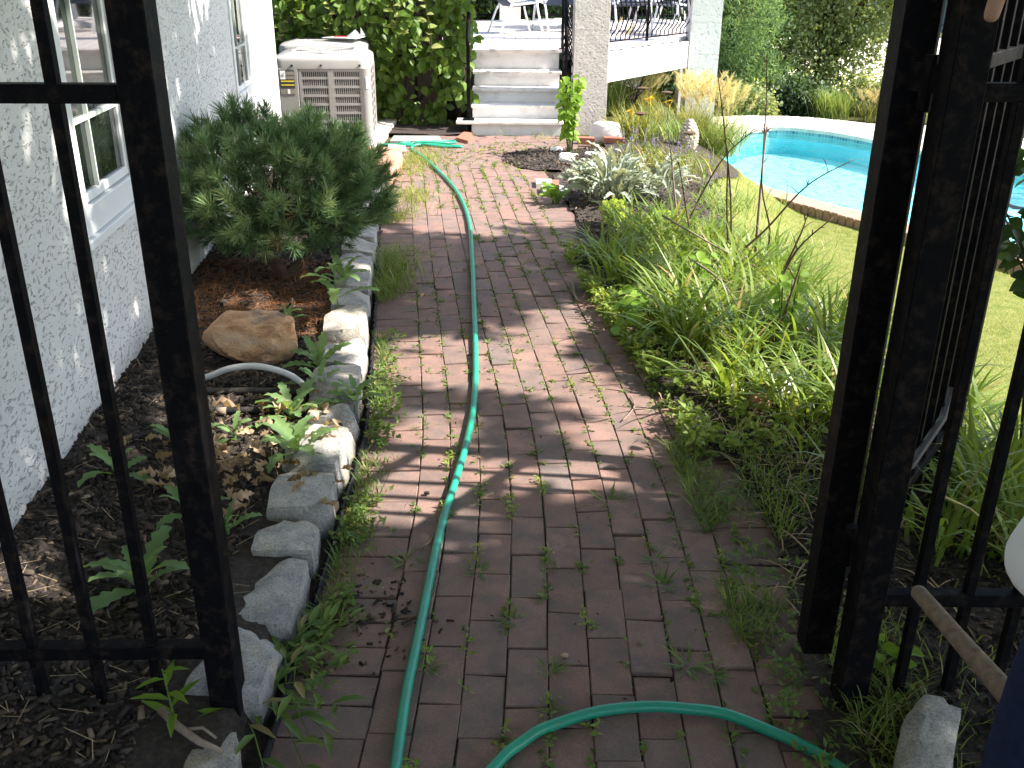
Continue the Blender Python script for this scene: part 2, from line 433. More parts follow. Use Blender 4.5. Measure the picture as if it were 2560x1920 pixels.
LEAF_LANCE = leaf_strip([(0, .02), (.3, .12), (.65, .10), (1, .005)], .25, .3)
def lobed(n=5, width=.2, depth=.45, droop=.35, fold=.12, rise=.3):
    """coarsely toothed rosette leaf, template of quads with alternating teeth"""
    st = []
    for i in range(2 * n + 1):
        t = i / (2 * n)
        env = width * (math.sin(math.pi * min(1, t * .93 + .05)) ** .7) * (.55 + .45 * t)
        st.append((t, max(.012, env * (1 if i % 2 else 1 - depth))))
    T, F = leaf_strip(st, fold, 0)
    t = T[:, 1].copy(); T[:, 2] += rise * np.sin(t * 1.5) - droop * t ** 2.2
    T[:, 1] += np.where(np.abs(T[:, 0]) > width * .3, .05, 0)   # teeth sweep forward
    T[:, 2] += rng.normal(size=len(T)) * .012
    return T, F
def blades(P, az, L, W, th0, th1, seg=4, prof=None):
    """arching blades; angles from the vertical at base and tip"""
    n = len(P); L = np.broadcast_to(L, (n,)); W = np.broadcast_to(W, (n,))
    th0 = np.broadcast_to(th0, (n,)); th1 = np.broadcast_to(th1, (n,))
    h = np.stack([np.cos(az), np.sin(az), 0 * az], 1); side = np.stack([-np.sin(az), np.cos(az), 0 * az], 1)
    pos = P.astype(float).copy(); V = []
    for i in range(seg + 1):
        t = i / seg; ww = W * (prof(t) if prof else (1 - t ** 2.2) * (.55 + .9 * t * (1 - t) * 2) + .04)
        V += [pos - side * (ww / 2)[:, None], pos + side * (ww / 2)[:, None]]
        th = th0 + (th1 - th0) * (t + .5 / seg)
        pos = pos + (h * (np.sin(th) * L / seg)[:, None]); pos[:, 2] += np.cos(th) * L / seg
    V = np.stack(V, 1); k = 2 * (seg + 1)
    F = np.array([(2 * i, 2 * i + 1, 2 * i + 3, 2 * i + 2) for i in range(seg)])
    return V.reshape(-1, 3), (F[None] + (np.arange(n) * k)[:, None, None]).reshape(-1, 4)
def join(parts):
    V = []; F = []; b = 0
    for v, f in parts:
        V.append(v); F.append(f + b); b += len(v)
    return np.concatenate(V), np.concatenate(F)
def rand_dirs(n, up=0.0):
    d = rng.normal(size=(n, 3)); d[:, 2] += up; return unit(d)
def blob_points(n, c, r, shell=.55):
    d = rand_dirs(n); rad = shell + (1 - shell) * rng.random(n) ** .6
    return np.array(c) + d * rad[:, None] * np.array(r), d
def noise3(P, f, seed=0):
    """cheap smooth value noise by summed sines, about -1..1"""
    r = np.random.default_rng(seed); out = 0
    for i in range(6):
        k = r.normal(size=P.shape[1]) * f * (1 + .35 * i); out = out + np.sin(P @ k + r.random() * 6.28) / (1 + .25 * i)
    return out / 3.0
def rocky(size, seed, sub=3, cut=7, rough=.05, flat=.8, squash=1.0):
    """an angular stone: an icosphere trimmed by random planes, roughened"""
    bm = bmesh.new(); bmesh.ops.create_icosphere(bm, subdivisions=sub, radius=1)
    V = np.array([v.co[:] for v in bm.verts]); F = np.array([[v.index for v in f.verts] for f in bm.faces]); bm.free()
    r = np.random.default_rng(seed)
    V = np.sign(V) * np.abs(V) ** .62; V /= np.max(np.abs(V))
    for i in range(cut):
        d = r.normal(size=3); d /= np.linalg.norm(d); lim = r.uniform(flat, 1.05)
        over = V @ d - lim; V -= np.where(over > 0, over, 0)[:, None] * d
    V += unit(V) * (noise3(V, 2.2, seed)[:, None] * rough + noise3(V, 6, seed + 1)[:, None] * rough * .5)
    return V * np.array(size) / 2, F

# ---------------------------------------------------------------- terrain
def sstep(a, b, x):
    t = np.clip((np.asarray(x, float) - a) / (b - a), 0, 1); return t * t * (3 - 2 * t)
XRY = [-20, 0.5, 1.6, 2.5, 3.3, 4.2, 5.2, 6.3, 7.0, 8.1, 8.6, 9.4, 10.2, 60]
XRX = [.80, .80, .80, .83, .78, .66, .50, .47, .44, .42, .62, .85, .95, .95]
def xr(y): return np.interp(y, XRY, XRX)
XLY = [-20, 1.0, 2.2, 3.2, 4.0, 4.85, 5.7, 6.8, 7.8, 8.5, 60]
XLX = [-.56, -.54, -.525, -.535, -.62, -.715, -.80, -.92, -1.0, -1.1, -1.1]
def xl(y): return np.interp(y, XLY, XLX)
def wall_x(y): return -1.18 - .1 * y
POOL = [(2.64, 10.75), (2.50, 12.1), (3.30, 14.45), (4.05, 15.05), (4.85, 14.35), (5.55, 12.6), (6.9, 10.3), (7.6, 7.6), (6.6, 5.9), (5.3, 6.25), (4.18, 8.0), (3.41, 9.41)]
def smooth_poly(p, it=2):
    for _ in range(it):
        q = []
        for i in range(len(p)):
            a = p[i]; b = p[(i + 1) % len(p)]
            q += [(a[0] * .8 + b[0] * .2, a[1] * .8 + b[1] * .2), (a[0] * .2 + b[0] * .8, a[1] * .2 + b[1] * .8)]
        p = q
    return p
POOLS = smooth_poly(POOL, 1)
def sd_poly(x, y, poly):
    """signed distance, negative inside"""
    x = np.asarray(x, float); y = np.asarray(y, float)
    d = np.full(x.shape, 1e9); ins = np.zeros(x.shape, bool)
    n = len(poly)
    for i in range(n):
        ax, ay = poly[i]; bx, by = poly[(i + 1) % n]
        ex, ey = bx - ax, by - ay; wx, wy = x - ax, y - ay
        t = np.clip((wx * ex + wy * ey) / (ex * ex + ey * ey + 1e-12), 0, 1)
        d = np.minimum(d, np.hypot(wx - t * ex, wy - t * ey))
        c = ((ay > y) != (by > y)) & (x < (bx - ax) * (y - ay) / (by - ay + 1e-12) + ax)
        ins ^= c
    return np.where(ins, -d, d)
def T(x, y):
    x = np.asarray(x, float); y = np.asarray(y, float)
    d = x - xr(y)
    z = -.685 * sstep(.6, 2.15, d)
    z = z - .35 * sstep(16, 24, y) * sstep(-6, 0, x)
    z = np.where(y > 45, z - 2.5 * sstep(45, 90, y), z)
    far = np.hypot(x, y)
    return z + 10 * sstep(160, 420, far) * (.55 + .45 * np.sin(np.arctan2(y, x) * 9 + 1.2)) * sstep(0, .3, y / (far + 1e-6))
def tz(x, y): return float(T(x, y))
def axis(a, b, step, lim, grow=1.35):
    r = list(np.arange(a, b + 1e-6, step)); s = step
    while r[-1] < lim: s *= grow; r.append(r[-1] + s)
    s = step; l = []; c = a
    while c > -lim: s *= grow; c -= s; l.append(c)
    return np.array(l[::-1] + r)
def grid_obj(name, xs, ys, zf, mat, kind='structure', keep=None, smooth=True):
    X, Y = np.meshgrid(xs, ys); Z = zf(X, Y)
    V = np.stack([X.ravel(), Y.ravel(), Z.ravel()], 1); n = len(xs)
    J, I = np.meshgrid(np.arange(len(ys) - 1), np.arange(n - 1), indexing='ij'); a = (J * n + I).ravel()
    F = np.stack([a, a + 1, a + n + 1, a + n], 1)
    if keep is not None:
        cx = (xs[:-1] + xs[1:]) / 2; cy = (ys[:-1] + ys[1:]) / 2
        CX, CY = np.meshgrid(cx, cy); F = F[keep(CX, CY).ravel()]
    o = npobj(name, V, F, mat, kind=kind, smooth=smooth)
    return o
def in_pool(x, y, inset): return sd_poly(x, y, POOLS) < -inset
gx = axis(-4, 10, .12, 700); gy = axis(-4, 18, .12, 900)
def ground_z(X, Y):
    z = T(X, Y) - .035
    z = z + .012 * np.sin(X * 2.3 + Y * 1.1)
    return np.where(in_pool(X, Y, -.16), -3.0, z)
grid_obj('ground', gx, gy, ground_z, 'soil_ground')
# lawn right of the bed, down to the pool
lx = np.arange(1.2, 9.0, .1); ly = np.arange(-1.0, 12.4, .1)
def lawn_z(X, Y): return np.where(in_pool(X, Y, -.15), -3.1, T(X, Y) + .012 * np.sin(X * 3.1) * np.cos(Y * 2.3))
grid_obj('lawn', lx, ly, lawn_z, 'lawn_turf', keep=lambda X, Y: (X > xr(Y) + 1.15) & (sd_poly(X, Y, POOLS) > -.02))
# planting beds
bx = np.arange(-2.4, -.4, .035); by = np.arange(-.5, 8.4, .05)
def mound(X, Y):
    P = np.stack([X, Y], -1).reshape(-1, 2)
    return (noise3(P, 5, 3) * .010 + noise3(P, 17, 4) * .007).reshape(X.shape)
LBZ = .085
def lbz(X, Y):
    z = LBZ + mound(X, Y) + .045 * sstep(.45, 0, np.asarray(X) - wall_x(np.asarray(Y)))
    return np.where(X > xl(Y) - .055, .0, z)
grid_obj('house_bed', bx, by, lbz, 'mulch', keep=lambda X, Y: (X > wall_x(Y) - .05) & (X < xl(Y) - .02))
rx = np.arange(.25, 3.2, .04); ry = np.arange(-.5, 10.6, .05)
def rbz(X, Y): return T(X, Y) + .018 + mound(X, Y) * .8
grid_obj('garden_bed', rx, ry, rbz, 'mulch', keep=lambda X, Y: (X > xr(Y) - .06 + .05 * np.sin(Y * 3.1)) & (X < xr(Y) + 1.28 + .15 * np.sin(Y * 2)) & ((Y < 8.55) | (X > xr(Y) + .02)))
# ring of mulch round the tall green plant, left of the garden bed
def ringz(X, Y): return .006 + .05 * np.clip(1 - np.hypot((X - .52) / .62, (Y - 8.85) / .55), 0, 1) + mound(X, Y) * .8
grid_obj('mulch_ring', np.arange(-.3, 1.4, .03), np.arange(8.1, 9.7, .03), ringz, 'mulch',
         keep=lambda X, Y: np.hypot((X - .52) / (.62 + .06 * np.sin(Y * 7)), (Y - 8.85) / (.55 + .05 * np.sin(X * 8))) < 1)
# soil under the vine and by the wall end
grid_obj('vine_bed', np.arange(-3.4, -.42, .05), np.arange(10.15, 12.4, .05), lambda X, Y: .012 + mound(X, Y), 'mulch')

# ---------------------------------------------------------------- brick path
CY = [0.2, .8, 1.3, 2.2, 2.7, 3.2, 3.5, 4.0, 4.85, 5.73, 6.4, 7.0, 7.8, 8.4]
CX = [.09, .11, .13, .154, .160, .137, .113, .055, -.04, -.142, -.215, -.28, -.36, -.43]
yy = np.arange(.2, 8.4, .02)
xx = np.interp(yy, CY, CX)
ker = np.ones(31) / 31; xp = np.concatenate([np.full(15, xx[0]) - (np.arange(15, 0, -1) * .02 * .03), xx, xx[-1] - np.arange(1, 16) * .02 * .105]); xx = np.convolve(xp, ker, 'valid')
cl = np.stack([xx, yy], 1)
h0 = math.atan2(cl[-1, 1] - cl[-8, 1], cl[-1, 0] - cl[-8, 0]); Rr = .98
pv = cl[-1] + Rr * np.array([math.sin(h0), -math.cos(h0)])
ang = np.linspace(0, h0 + .12, 110)[1:]
arc = np.stack([pv[0] - Rr * np.sin(h0 - ang), pv[1] + Rr * np.cos(h0 - ang)], 1)
cl = np.concatenate([cl, arc])
tan = unit(np.gradient(cl, axis=0)); nor = np.stack([tan[:, 1], -tan[:, 0]], 1)     # points right
sand = []
for o_ in (-.72, .72):
    sand.append(cl + nor * o_)
n_ = len(cl)
SV = np.concatenate([np.c_[sand[0], np.full(n_, -.008)], np.c_[sand[1], np.full(n_, -.008)]])
SF = np.array([(i, n_ + i, n_ + i + 1, i + 1) for i in range(n_ - 1)])
path = npobj('brick_path', SV, SF, 'joint_soil', kind='structure')
px_ = np.array([(-1.25, 7.6), (-1.1, 10.28), (1.0, 10.28), (.95, 8.4)])
sandb = npobj('path_apron', np.c_[px_, np.full(4, -.013)], np.array([(0, 3, 2, 1)]), 'joint_soil', kind='structure')
def brick_variant(i, L=.2095, Wd=.1003, H=.05):
    bm = bmesh.new(); bmesh.ops.create_cube(bm, size=1)
    r = random.Random(i)
    for v in bm.verts:
        v.co = Vector((v.co.x * Wd + r.uniform(-.002, .002), v.co.y * L + r.uniform(-.003, .003), v.co.z * H - H / 2 + (r.uniform(-.0018, .0018) if v.co.z > 0 else 0)))
    for v in bm.verts:
        if v.co.z > -.02 and r.random() < .3: v.co.z -= r.uniform(.001, .004)
    top = [e for e in bm.edges if all(v.co.z > -.02 for v in e.verts)]
    bmesh.ops.bevel(bm, geom=top, offset=.0028, segments=1, affect='EDGES')
    bm.faces.ensure_lookup_table()
    me = bpy.data.meshes.new('brick'); bm.to_mesh(me); bm.free()
    me.materials.append(MATS['path_brick']); return me
BR = [brick_variant(i) for i in range(6)]
cells = []        # x, y, heading
def offset_line(o_, i0=0, i1=None):
    p = (cl + nor * o_)[i0:i1]; seg = np.r_[0, np.cumsum(np.linalg.norm(np.diff(p, axis=0), axis=1))]; return p, seg
NS = len(yy)
JOINTS = []
for c in range(9):
    o_ = (c - 4) * .1036
    p, sg = offset_line(o_)
    pos = (c % 2) * .106 + random.uniform(-.03, .03)
    JOINTS.append(offset_line(o_ - .0518)[0])
    while pos + .1 < sg[-1]:
        L_ = .213 if pos < sg[NS - 1] or True else .2
        q = pos + L_ / 2
        cells.append((np.interp(q, sg, p[:, 0]), np.interp(q, sg, p[:, 1]), math.atan2(np.interp(q + .03, sg, p[:, 1]) - np.interp(q - .03, sg, p[:, 1]), np.interp(q + .03, sg, p[:, 0]) - np.interp(q - .03, sg, p[:, 0])), 0))
        pos += L_ + random.uniform(-.002, .003)
JOINTS.append(offset_line(4.5 * .1036)[0])
for o_, last in ((-.4662 - .107, NS), (.4662 + .107, NS)):
    p, sg = offset_line(o_, 0, last); pos = 0
    while pos + .1 < sg[-1]:
        q = pos + .052
        cells.append((np.interp(q, sg, p[:, 0]), np.interp(q, sg, p[:, 1]), math.atan2(np.interp(q + .03, sg, p[:, 1]) - np.interp(q - .03, sg, p[:, 1]), np.interp(q + .03, sg, p[:, 0]) - np.interp(q - .03, sg, p[:, 0])) + math.pi / 2, 1))
        pos += .1042 + random.uniform(-.001, .0015)
for c in range(5, 12):         # the apron's outer courses sweep round to the steps
    o_ = -(c) * .1036 + .002
    p, sg = offset_line(o_, NS - 1); pos = random.random() * .2
    while pos + .1 < sg[-1]:
        q = pos + .106; X = np.interp(q, sg, p[:, 0]); Y = np.interp(q, sg, p[:, 1])
        if Y < 10.20 and X > -1.15 and X < .95:
            cells.append((X, Y, math.atan2(np.interp(q + .03, sg, p[:, 1]) - np.interp(q - .03, sg, p[:, 1]), np.interp(q + .03, sg, p[:, 0]) - np.interp(q - .03, sg, p[:, 0])), 0))
        pos += .214
cells = [c for c in cells if not (c[1] > 8.3 and math.hypot((c[0] - .52) / .56, (c[1] - 8.85) / .5) < 1) and c[1] < 10.22]
cells.sort(key=lambda c: math.hypot(c[0], c[1]))
vis = [c for c in cells if c[1] > 1.45]
near = vis[:300]; rest = vis[300:] + [c for c in cells if c[1] <= 1.45]
def brick_tf(c):
    return (c[0], c[1], random.uniform(-.004, .002)), (random.uniform(-.014, .014), random.uniform(-.02, .02), c[2] - math.pi / 2 + random.uniform(-.012, .012))
ODD = MATS['path_brick'].copy(); ODD.name = 'mauve_brick'
for e in [n for n in ODD.node_tree.nodes if n.bl_idname == 'ShaderNodeValToRGB'][0].color_ramp.elements: e.color = (.30, .15, .135, 1)
odd_c = min(near, key=lambda c: math.hypot(c[0] - .70, c[1] - 1.68))
for c in near:
    l_, r_ = brick_tf(c)
    o = link('brick', random.choice(BR), None, path, l_, r_)
    if c is odd_c:
        o.data = o.data.copy(); o.data.materials[0] = ODD; tag(o, 'brighter reddish mauve brick at the right edge of the path')
mb = MB()
for c in rest:
    me = random.choice(BR); l_, r_ = brick_tf(c)
    M = Matrix.Translation(l_) @ Matrix.Rotation(r_[2], 4, 'Z')
    mb.add([M @ v.co for v in me.vertices], [tuple(p.vertices) for p in me.polygons])
mb.obj('far_bricks', 'path_brick', path, kind='stuff')

# ---------------------------------------------------------------- pool, paving round it, water
pool = thing('swimming_pool', 'turquoise swimming pool with blue tile line and brick and concrete coping beyond the lawn', 'swimming pool', (4.5, 10, -.6))
n_ = len(POOLS)
def ring(o_):
    out = []
    for i in range(n_):
        a = np.array(POOLS[i - 1]); b = np.array(POOLS[i]); c = np.array(POOLS[(i + 1) % n_])
        t = unit(c - a); out.append(b + o_ * np.array([t[1], -t[0]]))
    return np.array(out)
area = sum(POOLS[i][0] * POOLS[(i + 1) % n_][1] - POOLS[(i + 1) % n_][0] * POOLS[i][1] for i in range(n_))
sg_ = 1 if area > 0 else -1                      # ring(+) outward
def wall_strip(r0, z0, r1, z1):
    V = np.concatenate([np.c_[r0, np.full(n_, z0)], np.c_[r1, np.full(n_, z1)]])
    F = np.array([(i, (i + 1) % n_, n_ + (i + 1) % n_, n_ + i) for i in range(n_)]); return V, F
V, F = wall_strip(ring(0), -.765, ring(0), -1.05); npobj('pool_wall', V, F, 'pool_wall', pool)
fl = MB(); fl.add([(x, y, -.99) for x, y in ring(.01 * sg_)], [tuple(range(n_)) if area > 0 else tuple(range(n_))[::-1]]); fl.obj('pool_floor', 'pool_floor', pool)
V, F = wall_strip(ring(0), -.625, ring(0), -.765)
npobj('tile_band', V, F, 'band_render', pool)
tl = MB(); per = np.r_[0, np.cumsum([math.dist(POOLS[i], POOLS[(i + 1) % n_]) for i in range(n_)])]
pp = np.array(POOLS + [POOLS[0]])
for zr in (-.684,):
    for s0 in np.arange(0, per[-1] - .05, .052):
        a = np.array([np.interp(s0 + .006, per, pp[:, 0]), np.interp(s0 + .006, per, pp[:, 1])]); b = np.array([np.interp(s0 + .047, per, pp[:, 0]), np.interp(s0 + .047, per, pp[:, 1])])
        t = unit(b - a); nn = np.array([-t[1], t[0]]) * sg_ * .006
        a = a + nn; b = b + nn
        tl.add([(*a, zr), (*b, zr), (*b, zr + .042), (*a, zr + .042)], [(0, 1, 2, 3)])
tl.obj('tile', 'pool_tile', pool, kind='stuff')
wt = MB(); wt.add([(x, y, -.692) for x, y in ring(.004 * sg_)], [tuple(range(n_)) if area > 0 else tuple(range(n_))[::-1]])
wt.obj('water', 'pool_water', kind='structure')
# near side: brick coping pieces, far side: pale concrete lip
cop = []
s0 = 0
while s0 < per[-1] - .1:
    a = np.array([np.interp(s0, per, pp[:, 0]), np.interp(s0, per, pp[:, 1])]); b = np.array([np.interp(s0 + .1, per, pp[:, 0]), np.interp(s0 + .1, per, pp[:, 1])])
    cop.append((a, b)); s0 += .1
def is_near(p): return (p[1] < 11.2 and p[0] < 5.4) or p[1] < 6.6
cb = MB().box(-.046, .046, -.05, .24, -.19, 0, None, .006).mesh('coping_brick'); cb.materials.append(MATS['coping_brick'])
cnt = 0
for a, b in cop:
    if not is_near(a): continue
    t = unit(b - a); th = math.atan2(t[1], t[0])
    o = link('coping_brick', cb, None, pool, (a[0] - 4.5, a[1] - 10, -.595 + .6 + random.uniform(-.004, .004)), (0, 0, th + (math.pi if sg_ > 0 else 0)))
    cnt += 1
ri = ring(-.03 * sg_ * 0 + 0); ro = ring(.30 * sg_)
idx = [i for i in range(n_) if not is_near(POOLS[i])]
lip = MB()
for i in idx:
    j = (i + 1) % n_
    if is_near(POOLS[j]) : continue
    a, b, c, d = ring(-.03 * sg_)[i], ring(-.03 * sg_)[j], ro[j], ro[i]
    lip.add([(*a, -.585), (*b, -.585), (*c, -.585), (*d, -.585), (*a, -.635), (*b, -.635)], [(0, 1, 2, 3) if sg_ < 0 else (3, 2, 1, 0), (0, 4, 5, 1)])
lip.obj('coping_lip', 'concrete', pool)
dk = MB(); big = ring(1.25 * sg_)
dkx = np.arange(1.5, 12, .05); dky = np.arange(5, 17.5, .05)
grid_obj('pool_deck', dkx, dky, lambda X, Y: np.full(X.shape, -.592), 'pale_paving',
         keep=lambda X, Y: (sd_poly(X, Y, POOLS) > .16) & (sd_poly(X, Y, POOLS) < 1.25 + .9 * sstep(5.5, 7, X)) & (((Y > 12.0) & (X > 2.2)) | (X > 5.6 + (12 - Y) * .25)), smooth=False)
# pale sunlit road seen between the trees
grid_obj('road', np.arange(7, 40, 1.5), np.arange(21.5, 43, 1.0), lambda X, Y: T(X, Y) + .05, 'pale_paving', keep=lambda X, Y: X - 7 > (Y - 21) * .1)

# ---------------------------------------------------------------- house
hd = Vector((-.1, 1, 0)).normalized(); hn = Vector((1, .1, 0)).normalized()      # along the wall / out of the wall
def HP(y, off, z):
    """point on the wall at world Y=y, off metres out of it"""
    p = Vector((wall_x(y), y, z)) + hn * off; return p
def hbox(mb, y0, y1, o0, o1, z0, z1, bev=0.0):
    a = HP(y0, 0, 0); L = (HP(y1, 0, 0) - a).length
    M = Matrix(((hd.x, hn.x, 0, a.x), (hd.y, hn.y, 0, a.y), (0, 0, 1, 0), (0, 0, 0, 1)))
    return mb.box(0, L, o0, o1, z0, z1, M, bev)
house = thing('house', 'white stucco house wall with white framed windows at left', 'house', (-1.8, 4, 0))
Y0, Y1 = -4.0, 8.42
wins = [(3.31, 4.02, .71, 2.3), (6.60, 7.28, .71, 2.3), (.2, 1.0, .71, 2.3)]
mb = MB(); ys = [Y0]
for a, b, z0, z1 in sorted(wins):
    hbox(mb, ys[-1], a, -.16, 0, -.1, 4.6); hbox(mb, a, b, -.16, 0, -.1, z0); hbox(mb, a, b, -.16, 0, z1, 4.6); ys.append(b)
hbox(mb, ys[-1], Y1, -.16, 0, -.1, 4.6)
mb.obj('wall', 'stucco', house)
mb = MB(); e = HP(Y1, 0, 0) ; 
hbox(mb, Y0, Y1 - .01, -6.0, -5.9, -.1, 4.6); hbox(mb, Y1 - .12, Y1 - .01, -5.9, -.165, -.1, 4.6); hbox(mb, Y0, Y0 + .12, -5.9, -.165, -.1, 4.6); mb.obj('wall', 'stucco', house)
mb = MB(); a0, a1 = HP(Y0 - .4, .45, 4.6), HP(Y1 + .4, .45, 4.6); b0, b1 = HP(Y0 - .4, -6.4, 4.6), HP(Y1 + .4, -6.4, 4.6)
r0, r1 = HP(Y0 + 2.5, -3, 6.4), HP(Y1 - 2.5, -3, 6.4)
mb.add([a0, a1, b1, b0, r0, r1], [(0, 1, 5, 4), (1, 2, 5), (2, 3, 4, 5), (3, 0, 4), (3, 2, 1, 0)]); mb.obj('roof', 'roofing', house)
mb = MB(); hbox(mb, 7.36, 7.86, .002, .03, .02, 4.55, .004); mb.obj('trim_board', 'white_trim', house)
mb = MB(); hbox(mb, 7.872, Y1 + .02, .002, .036, .02, 4.55, .004); mb.obj('trim_board', 'white_trim', house)
for wi, (a, b, z0, z1) in enumerate(wins):
    f = MB(); fw = .055
    for q in ((a, a + fw, z0, z1), (b - fw, b, z0, z1), (a + fw, b - fw, z0, z0 + fw + .045), (a + fw, b - fw, z1 - fw, z1)):
        hbox(f, q[0], q[1], -.09, .012, q[2], q[3], .003)
    fo = f.obj('window', 'white_trim', house)
    f = MB(); hbox(f, a - .035, b + .035, .003, .03, z0 - .035, z0 - .002, .003); f.obj('sill', 'white_trim', fo)
    f = MB(); i = fw + .003
    for q in ((a + i, a + i + .03, z0 + .105, z1 - i), (b - i - .03, b - i, z0 + .105, z1 - i), (a + i + .03, b - i - .03, z0 + .105, z0 + .14), (a + i + .03, b - i - .03, 1.50, 1.545)):
        hbox(f, q[0], q[1], -.040, -.006, q[2], q[3], .002)
    f.obj('sash', 'white_trim', fo)
    f = MB(); hbox(f, a + i + .031, b - i - .031, -.024, -.018, z0 + .141, 1.499); f.obj('pane', 'glass_pane', fo)
    f = MB(); hbox(f, a + i + .031, b - i - .031, -.024, -.018, 1.546, z1 - i); f.obj('pane', 'glass_pane', fo)
    f = MB(); m = a + (b - a) * .36
    hbox(f, m - .006, m + .006, -.0172, -.002, z0 + .141, 1.499); hbox(f, a + i + .031, m - .0065, -.0172, -.004, 1.088, 1.105); hbox(f, m + .0065, b - i - .031, -.0172, -.004, 1.088, 1.105)
    f.obj('muntin', 'muntin_glass_tint', fo)
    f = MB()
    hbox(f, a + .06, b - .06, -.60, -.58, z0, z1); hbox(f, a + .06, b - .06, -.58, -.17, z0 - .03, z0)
    hbox(f, a + .03, a + .06, -.60, -.17, z0, z1); hbox(f, b - .06, b - .03, -.60, -.17, z0, z1); hbox(f, a + .06, b - .06, -.58, -.17, z1, z1 + .03); f.obj('unlit_room_box', 'dark_room', fo)  # closed near-black box, darkness of the unlit room put in as colour

# ---------------------------------------------------------------- vine on the fence behind the air conditioners
vine = thing('climbing_shrub', 'dense leafy climbing shrub with large green leaves between the air conditioners and the steps', 'shrub', (-1.6, 11, 0))
def vine_pts(n, depth):
    x = rng.uniform(-3.3, -.42, n); z = rng.uniform(.02, 2.5, n)
    y = 10.95 - .25 * depth * rng.random(n) + noise3(np.stack([x, z], 1), 2.6, 11) * .16 + .12 * (z < .3)
    y -= .35 * np.exp(-((z - 1.3) / .5) ** 2) * (x < -1.0)
    return np.stack([x, y, z], 1)
def vine_keep(P):
    hole = (np.hypot((P[:, 0] + .98) / .26, (P[:, 2] - .42) / .18) < 1) | ((P[:, 0] > -.78) & (P[:, 2] < .20 + .12 * np.sin(P[:, 0] * 17)))
    edge = P[:, 0] > -.44 + .10 * np.sin(P[:, 2] * 8) + .05 * (P[:, 2] > .55) - .20 * (P[:, 2] < .30)
    gap = noise3(P[:, [0, 2]], 5.5, 21) < -.95
    return ~(hole & (rng.random(len(P)) < .93)) & ~edge & ~gap
VL = []
for i in range(3):
    tt = LEAF_OVAL[0].copy(); tt[:, 2] += rng.normal(size=len(tt)) * .02
    me = npmesh('leaf', tt, LEAF_OVAL[1]); me.materials.append(MATS['vine_leaf']); me.shade_smooth(); VL.append(me)
vy = npmesh('leaf', LEAF_OVAL[0], LEAF_OVAL[1]); vy.materials.append(MATS['vine_young'])
def put_leaves(parent, meshes, P, D, size, name='leaf', N=None):
    r0 = root_loc(parent)
    for i in range(len(P)):
        d = Vector(D[i]).normalized(); n = Vector(N[i]) if N is not None else Vector(rng.normal(size=3))
        x = d.cross(n).normalized(); z = x.cross(d); s = float(size[i])
        o = bpy.data.objects.new(name, meshes[i % len(meshes)]); COL.objects.link(o); o.parent = parent
        M = Matrix(((x.x * s, d.x * s, z.x * s, P[i][0] - r0.x), (x.y * s, d.y * s, z.y * s, P[i][1] - r0.y), (x.z * s, d.z * s, z.z * s, P[i][2] - r0.z), (0, 0, 0, 1)))
        o.matrix_basis = M
P = vine_pts(520, .25); P = P[vine_keep(P)]; P = P[P[:, 2] < 1.5][:285]; P[:, 1] -= .10
D = unit(np.stack([rng.normal(size=len(P)) * .6, -.35 + rng.normal(size=len(P)) * .25, -.75 + rng.normal(size=len(P)) * .45], 1))
N = np.stack([rng.normal(size=len(P)) * .45 + .35, -.9 + 0 * P[:, 0], .75 + rng.normal(size=len(P)) * .3], 1)
put_leaves(vine, VL, P, D, rng.uniform(.085, .135, len(P)), N=N)
P = vine_pts(5200, 1.3); P = P[vine_keep(P)]
D = unit(np.stack([rng.normal(size=len(P)) * .7, -.3 + rng.normal(size=len(P)) * .3, -.6 + rng.normal(size=len(P)) * .5], 1))
N = np.stack([rng.normal(size=len(P)) * .5 + .3, -.8 + rng.normal(size=len(P)) * .2, .8 + rng.normal(size=len(P)) * .4], 1)
V, F = scatter(*LEAF_OVAL, P, D, rng.uniform(.07, .125, len(P)), N)
npobj('foliage', V, F, 'vine_leaf', vine, kind='stuff', smooth=True)
# pale upright young shoots at the top left
mb = MB(); VV = []
for x, z, h in ((-2.62, .95, .5), (-2.18, .98, .55), (-1.95, .85, .45), (-2.4, .8, .4), (-2.95, .75, .5), (-1.2, .9, .5), (-.85, .75, .6)):
    b = Vector((x, 10.45, z)); t = b + Vector((random.uniform(-.1, .1), -.08, h)); mb.tube([b, (b + t) / 2 + Vector((.02, 0, 0)), t], [.005, .004, .002], 5)
    k_ = np.linspace(.15, 1, 9)[:, None]; P = np.array(b) * (1 - k_) + np.array(t) * k_
    az = np.arange(9) * 2.4; D = np.stack([np.cos(az), np.sin(az) * .6 - .2, .25 + 0 * az], 1)
    VV.append(scatter(*LEAF_OVAL, P, D, np.linspace(.13, .07, 9), np.tile([[.2, -.6, 1.0]], (9, 1))))
mb.obj('stem', 'bark', vine); V, F = join(VV); npobj('young_leaves', V, F, 'vine_young', vine, kind='stuff', smooth=True)
mb = MB()
for x in (-3.0, -2.3, -1.7, -1.25, -.95, -.8, -.62):
    mb.tube([(x, 11.05, .0), (x + .08, 11.0, .5), (x - .05, 10.98, 1.2), (x + .05, 11.0, 2.1)], [.022, .018, .014, .008], 6)
mb.obj('branch', 'bark', vine)
scr = thing('screen_fence', 'dark brown board fence almost hidden behind the leafy climbing shrub', 'fence', (-1.9, 11.2, 0))
for i, x in enumerate(np.arange(-3.4, -.5, .145)):
    MB().box(x, x + .14, 11.22 + .004 * (i % 2), 11.245 + .004 * (i % 2), .0, 1.75).obj('board', 'dark_board', scr)

